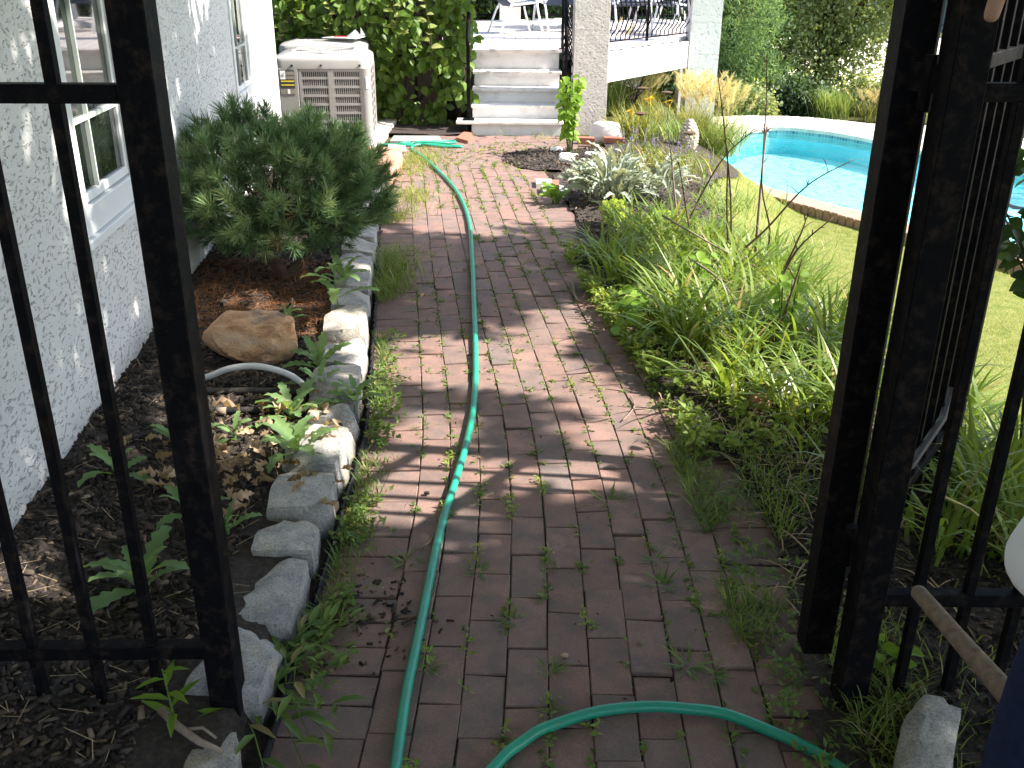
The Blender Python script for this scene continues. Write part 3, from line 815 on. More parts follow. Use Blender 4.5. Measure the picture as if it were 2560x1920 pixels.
# ---------------------------------------------------------------- air conditioners
def ac_unit(name, label, loc, sticker):
    r = thing(name, label, 'air conditioner', loc, 'air conditioners behind the house', .085)
    W_, Dp, Hh = .86, .82, .78
    def rr(x0, x1, y0, y1, rad, n=5):
        pts = []
        for cx, cy, a0 in ((x1 - rad, y1 - rad, 0), (x0 + rad, y1 - rad, 90), (x0 + rad, y0 + rad, 180), (x1 - rad, y0 + rad, 270)):
            for i in range(n + 1):
                a = math.radians(a0 + 90 * i / n); pts.append((cx + rad * math.cos(a), cy + rad * math.sin(a)))
        return pts
    def prism(mb, loop, z0, z1, cap=True):
        n = len(loop); vs = [(x, y, z0) for x, y in loop] + [(x, y, z1) for x, y in loop]
        fs = [(i, (i + 1) % n, n + (i + 1) % n, n + i) for i in range(n)]
        if cap: fs += [tuple(range(n))[::-1], tuple(range(n, 2 * n))]
        return mb.add(vs, fs)
    b = MB(); prism(b, rr(.02, W_ - .02, .02, Dp - .02, .08), .03, Hh - .09); b.local('coil', 'ac_dark', r)
    b = MB(); prism(b, rr(0, W_, 0, Dp, .09), 0, .05); b.local('base_pan', 'ac_body', r)
    b = MB()                                      # domed top with a round opening
    lo = rr(-.012, W_ + .012, -.012, Dp + .012, .10, 7); n = len(lo); cx, cy = W_ / 2, Dp / 2
    vs = []; lv = []
    for s_, z in ((1, -.095), (1, -.03), (.985, -.008), (.93, .012)):
        lv.append([(cx + (x - cx) * s_, cy + (y - cy) * s_, Hh + z) for x, y in lo])
    lv.append([(cx + .335 * math.cos(math.atan2(y - cy, x - cx)), cy + .335 * math.sin(math.atan2(y - cy, x - cx)), Hh + .045) for x, y in lo])
    lv.append([(cx + .315 * math.cos(math.atan2(y - cy, x - cx)), cy + .315 * math.sin(math.atan2(y - cy, x - cx)), Hh + .02) for x, y in lo])
    vs = [p for l in lv for p in l]
    b.add(vs, [(k_ * n + i, k_ * n + (i + 1) % n, (k_ + 1) * n + (i + 1) % n, (k_ + 1) * n + i) for k_ in range(5) for i in range(n)])
    smoothauto(b.local('top_cover', 'ac_top', r), 35)
    b = MB()
    for q in range(0, 11): 
        rad = .04 + .028 * q; b.tube([(cx + rad * math.cos(a), cy + rad * math.sin(a), Hh + .035) for a in np.linspace(0, 2 * math.pi, 33)], .004, 4, False)
    for q in range(8):
        a = q * math.pi / 4; b.tube([(cx, cy, Hh + .038), (cx + .33 * math.cos(a), cy + .33 * math.sin(a), Hh + .038)], .005, 4)
    b.local('fan_guard', 'plain_guard' if 'plain_guard' in MATS else 'ac_body', r)
    b = MB(); b.lathe([(.0, .0), (.09, .0), (.09, .05), (.0, .05)], (cx, cy, Hh - .05), 14)
    for q in range(4): b.box(-.04, .30, -.06, .06, Hh - .06, Hh - .052, Matrix.Translation((cx, cy, 0)) @ Matrix.Rotation(q * math.pi / 2 + .3, 4, 'Z') @ Matrix.Rotation(.25, 4, 'X') if False else Matrix.Translation((cx, cy, 0)) @ Matrix.Rotation(q * math.pi / 2 + .3, 4, 'Z'))
    b.local('fan', 'ac_dark', r)
    for x, y in ((.045, .045), (W_ - .045, .045), (.045, Dp - .045), (W_ - .045, Dp - .045)):
        smoothauto(MB().lathe([(.058, .05), (.058, Hh - .095)], (x, y, 0), 14).local('corner_post', 'ac_body', r))
    MB().box(.04, .215, -.012, .02, .05, Hh - .09, None, .004).local('service_panel', 'ac_body', r)
    def louvre(x0, x1, y, face):
        """grille of vertical slats and cross bars between x0 and x1 on the front, or along y on the sides"""
        rows = 8; z0, z1 = .06, Hh - .10
        for i in range(rows + 1):
            z = z0 + (z1 - z0) * i / rows; h_ = .022 if i in (0, rows) else .011
            MB().box(0, x1 - x0, -.006, .012, -h_, h_).local('cross_bar', 'ac_body', r, face(x0, z)[0], face(x0, z)[1])
        nsl = max(6, int((x1 - x0) / .0185))
        if not hasattr(louvre, 'slat'):
            louvre.slat = MB().box(-.0042, .0042, -.001, .014, 0, z1 - z0).mesh('slat'); louvre.slat.materials.append(MATS['ac_body'])
            louvre.post = MB().box(-.012, .012, -.009, .016, 0, z1 - z0).mesh('mullion'); louvre.post.materials.append(MATS['ac_body'])
        for i in range(nsl + 1):
            u = i / nsl * (x1 - x0); l_, rot = face(x0 + u, z0)
            link('mullion' if i in (0, nsl) else 'slat', louvre.post if i in (0, nsl) else louvre.slat, None, r, l_, rot)
    ff = lambda u, z: ((u, 0.002, z), (0, 0, 0))
    louvre(.235, .50, 0, ff); louvre(.525, .79, 0, ff)
    fs = lambda u, z: ((W_ - .002, u, z), (0, 0, math.pi / 2))
    louvre(.09, .40, 0, fs); louvre(.425, .73, 0, fs)
    fl = lambda u, z: ((.002, Dp - u, z), (0, 0, -math.pi / 2))
    louvre(.09, .40, 0, fl); louvre(.425, .73, 0, fl)
    b = MB()
    for x in (.19, .46, .80): b.lathe([(.0, 0), (.012, 0), (.012, .006), (0, .008)], (0, 0, 0), 8); 
    b = MB()
    for x in (.17, .43, .78): b.box(x - .009, x + .009, -.020, -.011, Hh - .075, Hh - .057)
    b.local('screw', 'ac_dark', r)
    if sticker:
        s = MB().box(.055, .185, -.0165, -.0135, Hh - .265, Hh - .105).local('warning_label', 'sticker_dark', r)
        MB().box(.058, .105, -.0185, -.0168, Hh - .185, Hh - .11).local('label_panel', 'sticker_white', s)
        MB().tube([(.066, -.0192, Hh - .165), (.080, -.0192, Hh - .150), (.094, -.0192, Hh - .128)], .0018, 4).local('label_mark', 'sticker_dark', s)
        MB().tube([(.072, -.0192, Hh - .140), (.082, -.0192, Hh - .152), (.096, -.0192, Hh - .158)], .0018, 4).local('label_mark', 'sticker_dark', s)
        MB().box(.108, .182, -.0185, -.0168, Hh - .150, Hh - .118).local('label_panel', 'sticker_grey', s)
        MB().box(.108, .182, -.0185, -.0168, Hh - .185, Hh - .158).local('label_panel', 'sticker_grey', s)
        MB().box(.062, .180, -.0185, -.0168, Hh - .208, Hh - .196).local('label_stripe', 'sticker_yellow', s)
        MB().box(.062, .180, -.0185, -.0168, Hh - .241, Hh - .230).local('label_stripe', 'sticker_yellow', s)
        s = MB().box(.052, .187, -.0165, -.0135, Hh - .315, Hh - .270).local('rating_label', 'sticker_grey', r)
        MB().box(.115, .137, -.0185, -.0168, Hh - .312, Hh - .273).local('label_panel', 'sticker_white', s)
        MB().box(W_ - .036, W_ - .006, -.0162, -.0145, Hh - .27, Hh - .165, Matrix.Translation((W_ - .03, 0, 0)) @ Matrix.Rotation(.45, 4, 'Z') @ Matrix.Translation((-W_ + .03, .002, 0))).local('barcode_label', 'sticker_white', r)
    return r
acl = (-2.19, 9.14, .06)
ac_unit('air_conditioner', 'front beige air conditioner with warning stickers, nearest the pine shrub', acl, True)
ac_unit('air_conditioner', 'rear beige air conditioner mostly hidden behind the first one, white card on its top', (-2.35, 10.12, .10), False)
pad = MB().box(-2.45, -1.30, 9.06, 11.0, -.03, .058, None, .012).obj('concrete_pad', 'concrete'); tag(pad, 'pale concrete pad under the two air conditioners', 'pad')
b = thing('packaging', 'white card packaging with red stripe lying on top of the rear air conditioner', 'packaging', (-1.72, 10.27, .935))
MB().add([(-.22, -.02, .005), (.13, -.07, .0), (.20, .14, .012), (-.02, .12, .01), (-.22, -.02, .012), (.13, -.07, .007), (.20, .14, .019), (-.02, .12, .017)], [(0, 3, 2, 1), (4, 5, 6, 7), (0, 1, 5, 4), (1, 2, 6, 5), (2, 3, 7, 6), (3, 0, 4, 7)]).local('card', 'sticker_white', b)
MB().add([(.05, .02, .02), (.12, .0, .09), (.16, .05, .03), (.17, .02, .11), (.21, .06, .03), (.02, .06, .02)], [(0, 1, 2), (2, 3, 4), (0, 5, 1)]).local('torn_flap', 'sticker_white', b)
MB().box(-.09, .05, -.05, -.01, .018, .026, Matrix.Rotation(-.1, 4, 'Z')).local('red_stripe', 'red_print', b)

# low brick ledge in front of the air conditioners
led = thing('brick_ledge', 'low ledge of orange bricks with pale mortar beside the pine shrub', 'brick ledge', (-1.25, 8.2, 0))
LX0, LX1, LY0, LY1 = -1.86, -.985, 7.72, 8.62
MB().box(LX0 + .004, LX1 - .006, LY0 + .006, LY1 - .004, -.02, .130).obj('mortar', 'mortar', led)
bk = MB().box(-.098, .098, -.045, .045, -.05, 0, None, .004).mesh('brick'); bk.materials.append(MATS['pier_brick'])
for j in range(9):
    y = LY0 + .05 + j * .1
    for i in range(4):
        x = LX1 - .10 - i * .21 - (j % 2) * 0.0
        link('brick', bk, None, led, (x + 1.25, y - 8.2, .139 + random.uniform(-.003, .003)), (0, 0, random.uniform(-.015, .015)))
sb = MB().box(-.098, .098, -.012, .02, -.029, .029, None, .003).mesh('brick'); sb.materials.append(MATS['pier_brick'])
for i in range(4):
    for zz in (.052, -.008): link('brick', sb, None, led, (LX1 - .10 - i * .21 - (.1 if zz < 0 else 0) + 1.25, LY0 - 8.2 + .006, zz))
for i in range(4):
    for zz in (.052, -.008): link('brick', sb, None, led, (LX1 + 1.25 - .006, LY0 + .11 + i * .21 - 8.2, zz), (0, 0, math.pi / 2))

# slates, brick bits by the hose end
def slab(name, label, cat, mat, pts, z0, z1):
    n = len(pts); m = MB(); m.add([(x, y, z0) for x, y in pts] + [(x, y, z1 + random.uniform(-.002, .002)) for x, y in pts], [tuple(range(n))[::-1], tuple(range(n, 2 * n))] + [(i, (i + 1) % n, n + (i + 1) % n, n + i) for i in range(n)])
    o = m.obj(name, mat); return tag(o, label, cat)
slab('flagstone', 'long grey flagstone behind the coiled end of the green hose', 'flagstone', 'slate', [(-1.219, 9.622), (-1.219, 9.962), (-0.758, 9.956), (-0.704, 9.644)], -.02, .03)
slab('flagstone', 'small pale flagstone under the coiled hose end by the brick ledge', 'flagstone', 'concrete', [(-1.185, 9.111), (-1.215, 9.484), (-1.042, 9.4), (-1.003, 9.097)], -.02, .022)
slab('brick_fragment', 'flat red brick piece lying at the left foot of the white steps', 'brick', 'red_brick_bit', [(-0.582, 9.865), (-0.519, 10.222), (-0.443, 10.199), (-0.413, 9.971), (-0.453, 9.678)], -.01, .03)
slab('flagstone', 'grey slate slab at the path edge left of the silver plant, further back', 'flagstone', 'slate', [(0.18, 7.606), (0.178, 7.838), (0.308, 7.827), (0.324, 7.656)], -.01, .03)
slab('flagstone', 'grey slate slab at the path edge left of the silver plant, nearer one', 'flagstone', 'slate', [(0.229, 7.316), (0.216, 7.547), (0.322, 7.61), (0.434, 7.495), (0.394, 7.321)], -.01, .035)
slab('brick_fragment', 'small brown brick end beside the slate slabs', 'brick', 'red_brick_bit', [(0.292, 7.375), (0.302, 7.565), (0.359, 7.567), (0.35, 7.362)], -.01, .075)
# brick edge and white rocks round the tall green plant
V, F = rocky((.34, .24, .24), 51, 3, 7, .05, .75); tag(npobj('white_rock', V + np.array([.93, 9.95, .06]), F, 'white_stone', smooth=True), 'big rounded white rock at the foot of the left white pillar', 'rock')
for i, (x, s_, lab) in enumerate(((.72, .16, 'red edging brick left of the big white rock'), (1.0, .2, 'red edging brick in front of the big white rock'))):
    slab('edging_brick', lab, 'brick', 'red_brick_bit', [(x - s_ / 2, 9.7), (x + s_ / 2, 9.66), (x + s_ / 2, 9.76), (x - s_ / 2, 9.8)], -.01, .06)
for i, (px, py, s_, lab) in enumerate(((.40, 9.12, .10, 'farthest, leftmost white stone in the mulch ring'), (.47, 8.78, .12, 'flat white stone in the middle of the mulch ring'), (.545, 8.80, .075, 'smallest white stone in the mulch ring'), (.475, 8.60, .13, 'widest and nearest white stone in the mulch ring'), (.70, 8.86, .10, 'white stone at the right of the mulch ring beside the silver plant'))):
    V, F = rocky((s_ * 1.15, s_ * .8, s_ * .5), 60 + i, 2, 5, .05, .8); o = npobj('white_stone', V + np.array([px, py, .045]), F, 'white_stone', smooth=True); tag(o, lab, 'stone', 'white stones in the mulch ring')

# ---------------------------------------------------------------- deck, steps, pillars, railings
DZ = .77
deck = thing('deck', 'raised painted board deck with white fascia behind the steps', 'deck', (1, 13, 0))
SX0, SX1 = -.455, .50
EA, EB = (1.02, 10.98), (2.30, 12.98)         # angled edge between the two pillars
def edge_y(x):
    if x < .56: return 11.26
    if x < EA[0]: return 11.05
    return EA[1] + (x - EA[0]) * (EB[1] - EA[1]) / (EB[0] - EA[0])
x = -1.3
while x < 2.28:
    w_ = .146; ya = max(edge_y(x), edge_y(x + w_ - .006)) if x > .5 else 11.26
    MB().box(x, x + w_ - .006, ya, 14.0, DZ - .03, DZ + random.uniform(-.0015, .0015)).obj('board', 'deck_paint', deck)
    x += w_
y = 14.006
while y < 17.6:
    MB().box(-1.6, 2.50 + .185 * (y - 13), y, y + .14, DZ - .03, DZ + random.uniform(-.0015, .0015)).obj('board', 'deck_paint', deck); y += .146
def seg_box(a, b, th, z0, z1, mat, name, parent, off=0.0):
    a = Vector((*a, 0)); b = Vector((*b, 0)); t = (b - a).normalized(); n = Vector((t.y, -t.x, 0))
    M = Matrix(((t.x, n.x, 0, a.x), (t.y, n.y, 0, a.y), (0, 0, 1, 0), (0, 0, 0, 1)))
    return MB().box(0, (b - a).length, off, off + th, z0, z1, M, .004).obj(name, mat, parent)
seg_box((.97, 10.90), EB, .04, DZ - .31, DZ + .002, 'fascia_paint', 'fascia', deck)
seg_box((.97, 10.90), EB, .03, DZ + .004, DZ + .05, 'white_trim', 'edge_trim', deck, -.10)
MB().box(-1.3, 2.55, 13.7, 13.9, DZ - .30, DZ - .035).obj('beam', 'pier_shade', deck)
MB().box(-1.3, 3.3, 17.55, 17.6, DZ - .30, DZ - .004).obj('fascia', 'fascia_paint', deck)
for px, py in ((1.80, 15.4), (-.9, 15.4), (2.72, 15.4)):
    MB().box(px - .18, px + .18, py, py + .36, tz(px, py) - .2, DZ - .032).obj('pier', 'pillar_stucco', deck)
steps = thing('steps', 'white painted wooden steps leading up to the deck', 'steps', (0, 10.8, 0))
TZ = [.125, .262, .405, .56]; RY = 10.30
for i in range(5):
    y0 = RY + .24 * i; z1 = (TZ + [DZ])[i]; z0 = -.05 if i == 0 else TZ[i - 1]
    MB().box(SX0 + .02 if i < 4 else SX0 - .02, SX1, y0 + .025, y0 + .045, z0, z1 - .032 if i < 4 else DZ - .032).obj('riser', 'white_paint', steps)
    if i < 4: MB().box(SX0 - (.15 if i == 0 else .0) , SX1 + .02, y0 - .01, y0 + .264, z1 - .03, z1, None, .004).obj('tread', 'tread_paint', steps)
MB().box(SX0 - .02, SX1, 11.235, 11.262, DZ - .03, DZ - .001).obj('nosing', 'deck_paint', steps)
for x in (SX0 + .01, SX1 - .03):
    m = MB()
    for i in range(4): m.box(x, x + .018, RY + .05 + .24 * i, 11.26, -.05 if i == 0 else TZ[i - 1] + .001, TZ[i] - .031)
    m.obj('stringer', 'white_paint', steps)
MB().box(SX0 - .05, SX0 - .03, 10.34, 11.2, .0, .10).obj('skirt_board', 'dark_board', steps)
def pillar(label, x0, x1, y0, z0, joints):
    w_ = x1 - x0; r = thing('pillar', label, 'pillar', ((x0 + x1) / 2, y0 + w_ / 2, z0), 'white stucco pillars of the deck')
    zs = [0] + [j - z0 for j in joints] + [3.4 - z0]
    for a, b in zip(zs[:-1], zs[1:]):
        MB().box(-w_ / 2, w_ / 2, -w_ / 2, w_ / 2, a + .0012, b - .0012, None, .002).local('block', 'pillar_stucco', r)
    MB().box(-w_ / 2 + .006, w_ / 2 - .006, -w_ / 2 + .006, w_ / 2 - .006, 0, 3.35 - z0).local('core', 'pillar_stucco', r)
    return r
pillar('rough white stucco pillar at the right side of the steps', .615, .975, 10.46, -.05, [1.02])
pillar('rough white stucco pillar beside the pool, at the far end of the white fascia', 2.19, 2.565, 12.70, -.75, [.18, .62, 1.0])
pillar('smaller white pillar behind the deck chairs at the rear of the deck', -.25, .10, 17.2, DZ, [])
# right stair railing with bowed balusters
def iron(name, label, cat, loc, group=None): return thing(name, label, cat, loc, group)
rl = iron('stair_railing', 'black iron railing with bowed balusters on the right side of the steps', 'railing', (.56, 10.9, .3), 'iron railings of the steps and deck')
def stz(y): return .11 + (y - 10.35) * (DZ - .11) / (11.28 - 10.35)
xr_ = .535
MB().tube([(xr_, 11.34, 1.66), (xr_, 10.55, 1.10), (xr_ + .0, 10.46, 1.02), (xr_, 10.42, .93), (xr_, 10.44, .88)], .022, 8).obj('handrail', 'black_iron', rl, True)
MB().tube([(xr_, 11.32, stz(11.32) + .12), (xr_, 10.46, stz(10.46) + .12)], .013, 6).obj('bottom_rail', 'black_iron', rl, True)
MB().bar((xr_, 11.33, DZ), (xr_, 11.33, 1.68), .032).obj('post', 'black_iron', rl)
MB().bar((xr_, 10.47, TZ[0]), (xr_, 10.47, 1.0), .032).obj('post', 'black_iron', rl)
MB().box(xr_ - .04, xr_ + .04, 11.29, 11.37, DZ, DZ + .012).obj('post_foot', 'black_iron', rl)
for i in range(8):
    y = 10.55 + i * .098; zb = stz(y) + .12; zt = zb + .70
    MB().tube([(xr_, y, zb), (xr_ + .02, y, zb + .06), (xr_ + .095, y, zb + .16), (xr_ + .10, y, zb + .24), (xr_ + .05, y, zb + .38), (xr_ + .005, y, zb + .52), (xr_, y, zt)], .0085, 5).obj('baluster', 'black_iron', rl, True)
ll = iron('stair_railing', 'plain black iron handrail on the left side of the steps, half covered by leaves', 'railing', (-.5, 10.9, .3), 'iron railings of the steps and deck')
MB().bar((-.475, 10.40, TZ[0] - .12), (-.475, 10.40, .93), .036).obj('post', 'black_iron', ll)
MB().box(-.535, -.415, 10.34, 10.46, TZ[0] + .001, TZ[0] + .014).obj('post_foot', 'black_iron', ll)
MB().tube([(-.475, 10.36, .86), (-.475, 10.355, .92), (-.475, 10.40, .965), (-.475, 11.3, 1.62)], .021, 8).obj('handrail', 'black_iron', ll, True)
MB().tube([(-.475, 10.42, .30), (-.475, 11.3, .92)], .012, 6).obj('bottom_rail', 'black_iron', ll, True)
MB().bar((-.475, 11.32, DZ), (-.475, 11.32, 1.64), .032).obj('post', 'black_iron', ll)
# belly railing along the angled edge
br = iron('deck_railing', 'black iron railing with bellied balusters between the two pillars', 'railing', (1.6, 12, DZ), 'iron railings of the steps and deck')
ra, rb = Vector((1.0, 11.06, 0)), Vector((2.26, 13.0, 0)); rt = (rb - ra).normalized(); rn = Vector((rt.y, -rt.x, 0)); RLn = (rb - ra).length
P_ = lambda s_, o_, z: ra + rt * s_ + rn * o_ + Vector((0, 0, z))
MB().bar(P_(0, -.04, DZ + .09), P_(RLn, -.04, DZ + .09), .022, .014).obj('bottom_rail', 'black_iron', br)
MB().bar(P_(0, -.04, DZ + .95), P_(RLn, -.04, DZ + .95), .04, .02).obj('handrail', 'black_iron', br)
for s_ in (RLn * .47, RLn * .985):
    MB().bar(P_(s_, -.04, DZ), P_(s_, -.04, DZ + .95), .03).obj('post', 'black_iron', br)
    q = P_(s_, -.04, DZ); MB().box(q.x - .04, q.x + .04, q.y - .04, q.y + .04, DZ + .001, DZ + .013).obj('post_foot', 'black_iron', br)
nb = 20
for i in range(nb):
    s_ = (i + .5) / nb * RLn
    if abs(s_ - RLn * .47) < .03: continue
    MB().tube([P_(s_, -.04, DZ + .10), P_(s_, -.035, DZ + .15), P_(s_, .02, DZ + .22), P_(s_, .05, DZ + .31), P_(s_, .03, DZ + .43), P_(s_, -.02, DZ + .58), P_(s_, -.04, DZ + .74), P_(s_, -.04, DZ + .94)], .0078, 5).obj('baluster', 'black_iron', br, True)
rr_ = iron('deck_railing', 'black iron railing along the far rear edge of the deck, behind the chairs', 'railing', (.5, 17.5, DZ), 'iron railings of the steps and deck')
for z in (DZ + .10, DZ + .95): MB().bar((-1.5, 17.45, z), (3.2, 17.45, z), .025).obj('rail', 'black_iron', rr_)
for x in np.arange(-1.45, 3.2, .12): MB().tube([(x, 17.45, DZ + .10), (x, 17.45, DZ + .95)], .008, 5).obj('baluster', 'black_iron', rr_)
sd = iron('deck_railing', 'black iron railing along the pool side of the deck', 'railing', (2.8, 15, DZ), 'iron railings of the steps and deck')
for z in (DZ + .10, DZ + .95): MB().bar((2.42, 13.1, z), (3.2, 17.4, z), .025).obj('rail', 'black_iron', sd)
for t in np.linspace(.02, .98, 34): MB().tube([(2.42 + .80 * t, 13.1 + 4.3 * t, DZ + .1), (2.42 + .80 * t, 13.1 + 4.3 * t, DZ + .95)], .008, 5).obj('baluster', 'black_iron', sd)
# patio chairs and table
def chair(label, loc, rz):
    r = thing('patio_chair', label, 'patio chair', loc, 'patio chairs on the deck', rz)
    for sx in (-1, 1):
        x = sx * .27
        MB().tube([(x, -.30, 0), (x, -.22, .30), (x, -.20, .42), (x, -.16, .60), (x, .0, .645), (x, .22, .60)], .015, 7).local('arm', 'chair_white', r, smooth=True)
        MB().tube([(x, .32, 0), (x, .20, .30), (x, .14, .40)], .015, 7).local('leg', 'chair_white', r, smooth=True)
        MB().tube([(x, -.26, .15), (x, .26, .15)], .011, 6).local('side_rail', 'chair_white', r, smooth=True)
        MB().tube([(x * .93, -.27, .43), (x * .93, -.20, .405), (x * .93, .12, .37), (x * .93, .20, .44), (x * .93, .36, .95)], .014, 7).local('sling_rail', 'chair_white', r, smooth=True)
    MB().tube([(-.25, .36, .95), (0, .37, .965), (.25, .36, .95)], .014, 7).local('top_rail', 'chair_white', r, smooth=True)
    for y, z in ((-.24, .15), (.24, .15), (-.22, .40)): MB().tube([(-.27, y, z), (.27, y, z)], .011, 6).local('cross_rail', 'chair_white', r, smooth=True)
    prof = [(-.265, .425), (-.20, .39), (0, .365), (.12, .36), (.20, .43), (.28, .68), (.355, .93)]
    m = MB(); m.add([(sx * .235, y, z) for y, z in prof for sx in (-1, 1)] + [(sx * .235, y, z - .012) for y, z in prof for sx in (-1, 1)],
        [(2 * i, 2 * i + 1, 2 * i + 3, 2 * i + 2) for i in range(6)] + [(14 + 2 * i + 2, 14 + 2 * i + 3, 14 + 2 * i + 1, 14 + 2 * i) for i in range(6)])
    m.local('sling', 'navy_sling', r, smooth=True)
    return r
chair('white patio chair with navy sling nearest the top of the steps', (.02, 14.15, DZ), 1.9)
chair('white navy patio chair seen behind the stair railing, left of the near pillar', (.62, 14.75, DZ), 3.5)
chair('white patio chair with navy sling just right of the near pillar, behind the bellied railing', (1.55, 14.3, DZ), .35)
chair('white patio chair with navy sling in the middle of the bellied railing', (2.0, 14.75, DZ), .5)
chair('white patio chair with navy sling at the right end of the bellied railing', (2.25, 13.95, DZ), -1.2)
tb = thing('patio_table', 'white pedestal patio table among the chairs on the deck', 'table', (.95, 15.6, DZ), None)
MB().lathe([(.30, 0), (.30, .03), (.10, .09), (.06, .16), (.05, .68)], (0, 0, 0), 20).local('pedestal', 'chair_white', tb, smooth=True)
MB().lathe([(.60, .69), (.61, .70), (.61, .72), (.60, .73)], (0, 0, 0), 32).local('tabletop', 'chair_white', tb)
MB().box(1.62, 1.98, 12.9, 13.3, DZ + .0, DZ + .012, Matrix.Identity(4)) 

# ---------------------------------------------------------------- iron fence, gate post and gate
def fence_bar(parent, x, y, z0, z1, w_=.0215):
    MB().box(x - w_ / 2, x + w_ / 2, y - w_ / 2, y + w_ / 2, z0, z1, None, .0015).obj('baluster', 'black_iron', parent)
    
lf = thing('iron_fence', 'black iron fence panel and thick post in front of the house wall at left', 'fence', (-.63, 1.68, 0), 'black iron fence panels beside the gateway')
PL = (-.635, 1.705)
MB().box(PL[0] - .032, PL[0] + .032, PL[1] - .032, PL[1] + .032, -.06, 2.1, None, .0025).obj('post', 'black_iron', lf)
MB().lathe([(.036, 0), (.04, .01), (.02, .03), (.028, .055), (.015, .085), (.0, .09)], (PL[0], PL[1], 2.1), 10).obj('post_cap', 'black_iron', lf, True)
for z0, z1 in ((.205, .237), (1.383, 1.415), (1.78, 1.81)):
    M = Matrix.Translation((PL[0] - .032, PL[1], 0)) @ Matrix.Rotation(math.radians(1.5), 4, 'Z')
    MB().box(-2.0, -.001, -.017, .017, z0, z1, M, .0015).obj('rail', 'black_iron', lf)
for i in range(15):
    x = -.785 - .1295 * i; y = PL[1] + (x - PL[0]) * math.tan(math.radians(1.5))
    fence_bar(lf, x, y, .06, 1.95)
rf = thing('iron_fence', 'black iron fence panel and gate post at right beside the blue trousers', 'fence', (.80, 1.79, 0), 'black iron fence panels beside the gateway')
PR = (.80, 1.795)
MB().box(PR[0] - .033, PR[0] + .033, PR[1] - .033, PR[1] + .033, -.06, 2.1, None, .0025).obj('post', 'black_iron', rf)
MB().lathe([(.036, 0), (.04, .01), (.02, .03), (.028, .055), (.015, .085), (.0, .09)], (PR[0], PR[1], 2.1), 10).obj('post_cap', 'black_iron', rf, True)
for z0, z1 in ((.29, .322), (1.385, 1.417), (1.78, 1.81)):
    MB().box(PR[0] + .034, 2.6, PR[1] - .016, PR[1] + .016, z0, z1, None, .0015).obj('rail', 'black_iron', rf)
for i in range(15): fence_bar(rf, .915 + .1135 * i, PR[1], .045, 1.95)
gt = thing('iron_gate', 'open black iron gate leaf swung back behind the right gate post', 'gate', (.735, 1.905, 0))
gd = Vector((.59, .807, 0)).normalized(); gn = Vector((gd.y, -gd.x, 0)); g0 = Vector((.742, 1.90, 0))
def gbox(s0, s1, w_, z0, z1, name):
    M = Matrix(((gd.x, gn.x, 0, g0.x), (gd.y, gn.y, 0, g0.y), (0, 0, 1, 0), (0, 0, 0, 1)))
    return MB().box(s0, s1, -w_ / 2, w_ / 2, z0, z1, M, .0015).obj(name, 'black_iron', gt)
MB().box(g0.x - .034, g0.x + .034, g0.y - .033, g0.y + .033, .085, 2.0, None, .0025).obj('hinge_stile', 'black_iron', gt); gbox(1.235, 1.285, .05, .085, 2.0, 'lock_stile')
for z in (.215, 1.385, 1.78): gbox(.035, 1.234, .032, z, z + .034, 'rail')
for i in range(9): gbox(.145 + .119 * i - .0105, .145 + .119 * i + .0105, .021, .13, 1.95, 'baluster')
for z in (.36, 1.36):
    m = MB(); m.lathe([(.0, 0), (.014, 0), (.014, .10), (.0, .10)], (.762, 1.846, z), 10); m.bar((.772, 1.829, z + .06), (.735, 1.872, z + .06), .012, .05); m.obj('hinge', 'black_iron', gt)
cnd = MB().tube([(1.02, 2.30, .30), (1.12, 2.38, .33), (1.30, 2.62, .36), (1.42, 2.84, .40), (1.50, 2.93, .62), (1.53, 2.97, 1.0)], .012, 7).obj('black_hose', 'black_pipe'); tag(cnd, 'thin dark hose resting against the foot of the open gate', 'hose')

# ---------------------------------------------------------------- person at the right edge
def skin_body(name, joints, edges, mat, parent=None, sub=2, root=0):
    me = bpy.data.meshes.new(name); me.from_pydata([j[:3] for j in joints], edges, []); me.update()
    o = bpy.data.objects.new(name, me); COL.objects.link(o)
    me.materials.append(MATS[mat])
    md = o.modifiers.new('skin', 'SKIN'); md.use_smooth_shade = True
    for i, j in enumerate(joints):
        rad = j[3] if isinstance(j[3], tuple) else (j[3], j[3])
        me.skin_vertices[0].data[i].radius = rad
        me.skin_vertices[0].data[i].use_root = (i == root)
    o.modifiers.new('sub', 'SUBSURF').levels = sub; o.modifiers['sub'].render_levels = sub
    dg = bpy.context.evaluated_depsgraph_get(); ev = o.evaluated_get(dg)
    nm = bpy.data.meshes.new_from_object(ev); nm.name = name
    o.modifiers.clear(); o.data = nm
    if not nm.materials: nm.materials.append(MATS[mat])
    nm.shade_smooth()
    if parent is not None: o.parent = parent; o.location = -root_loc(parent)
    return o
per = thing('person', 'person in dark blue trousers and white shirt, hand on the gate post', 'person', (.86, .98, 0))
cx, cy = .865, .98
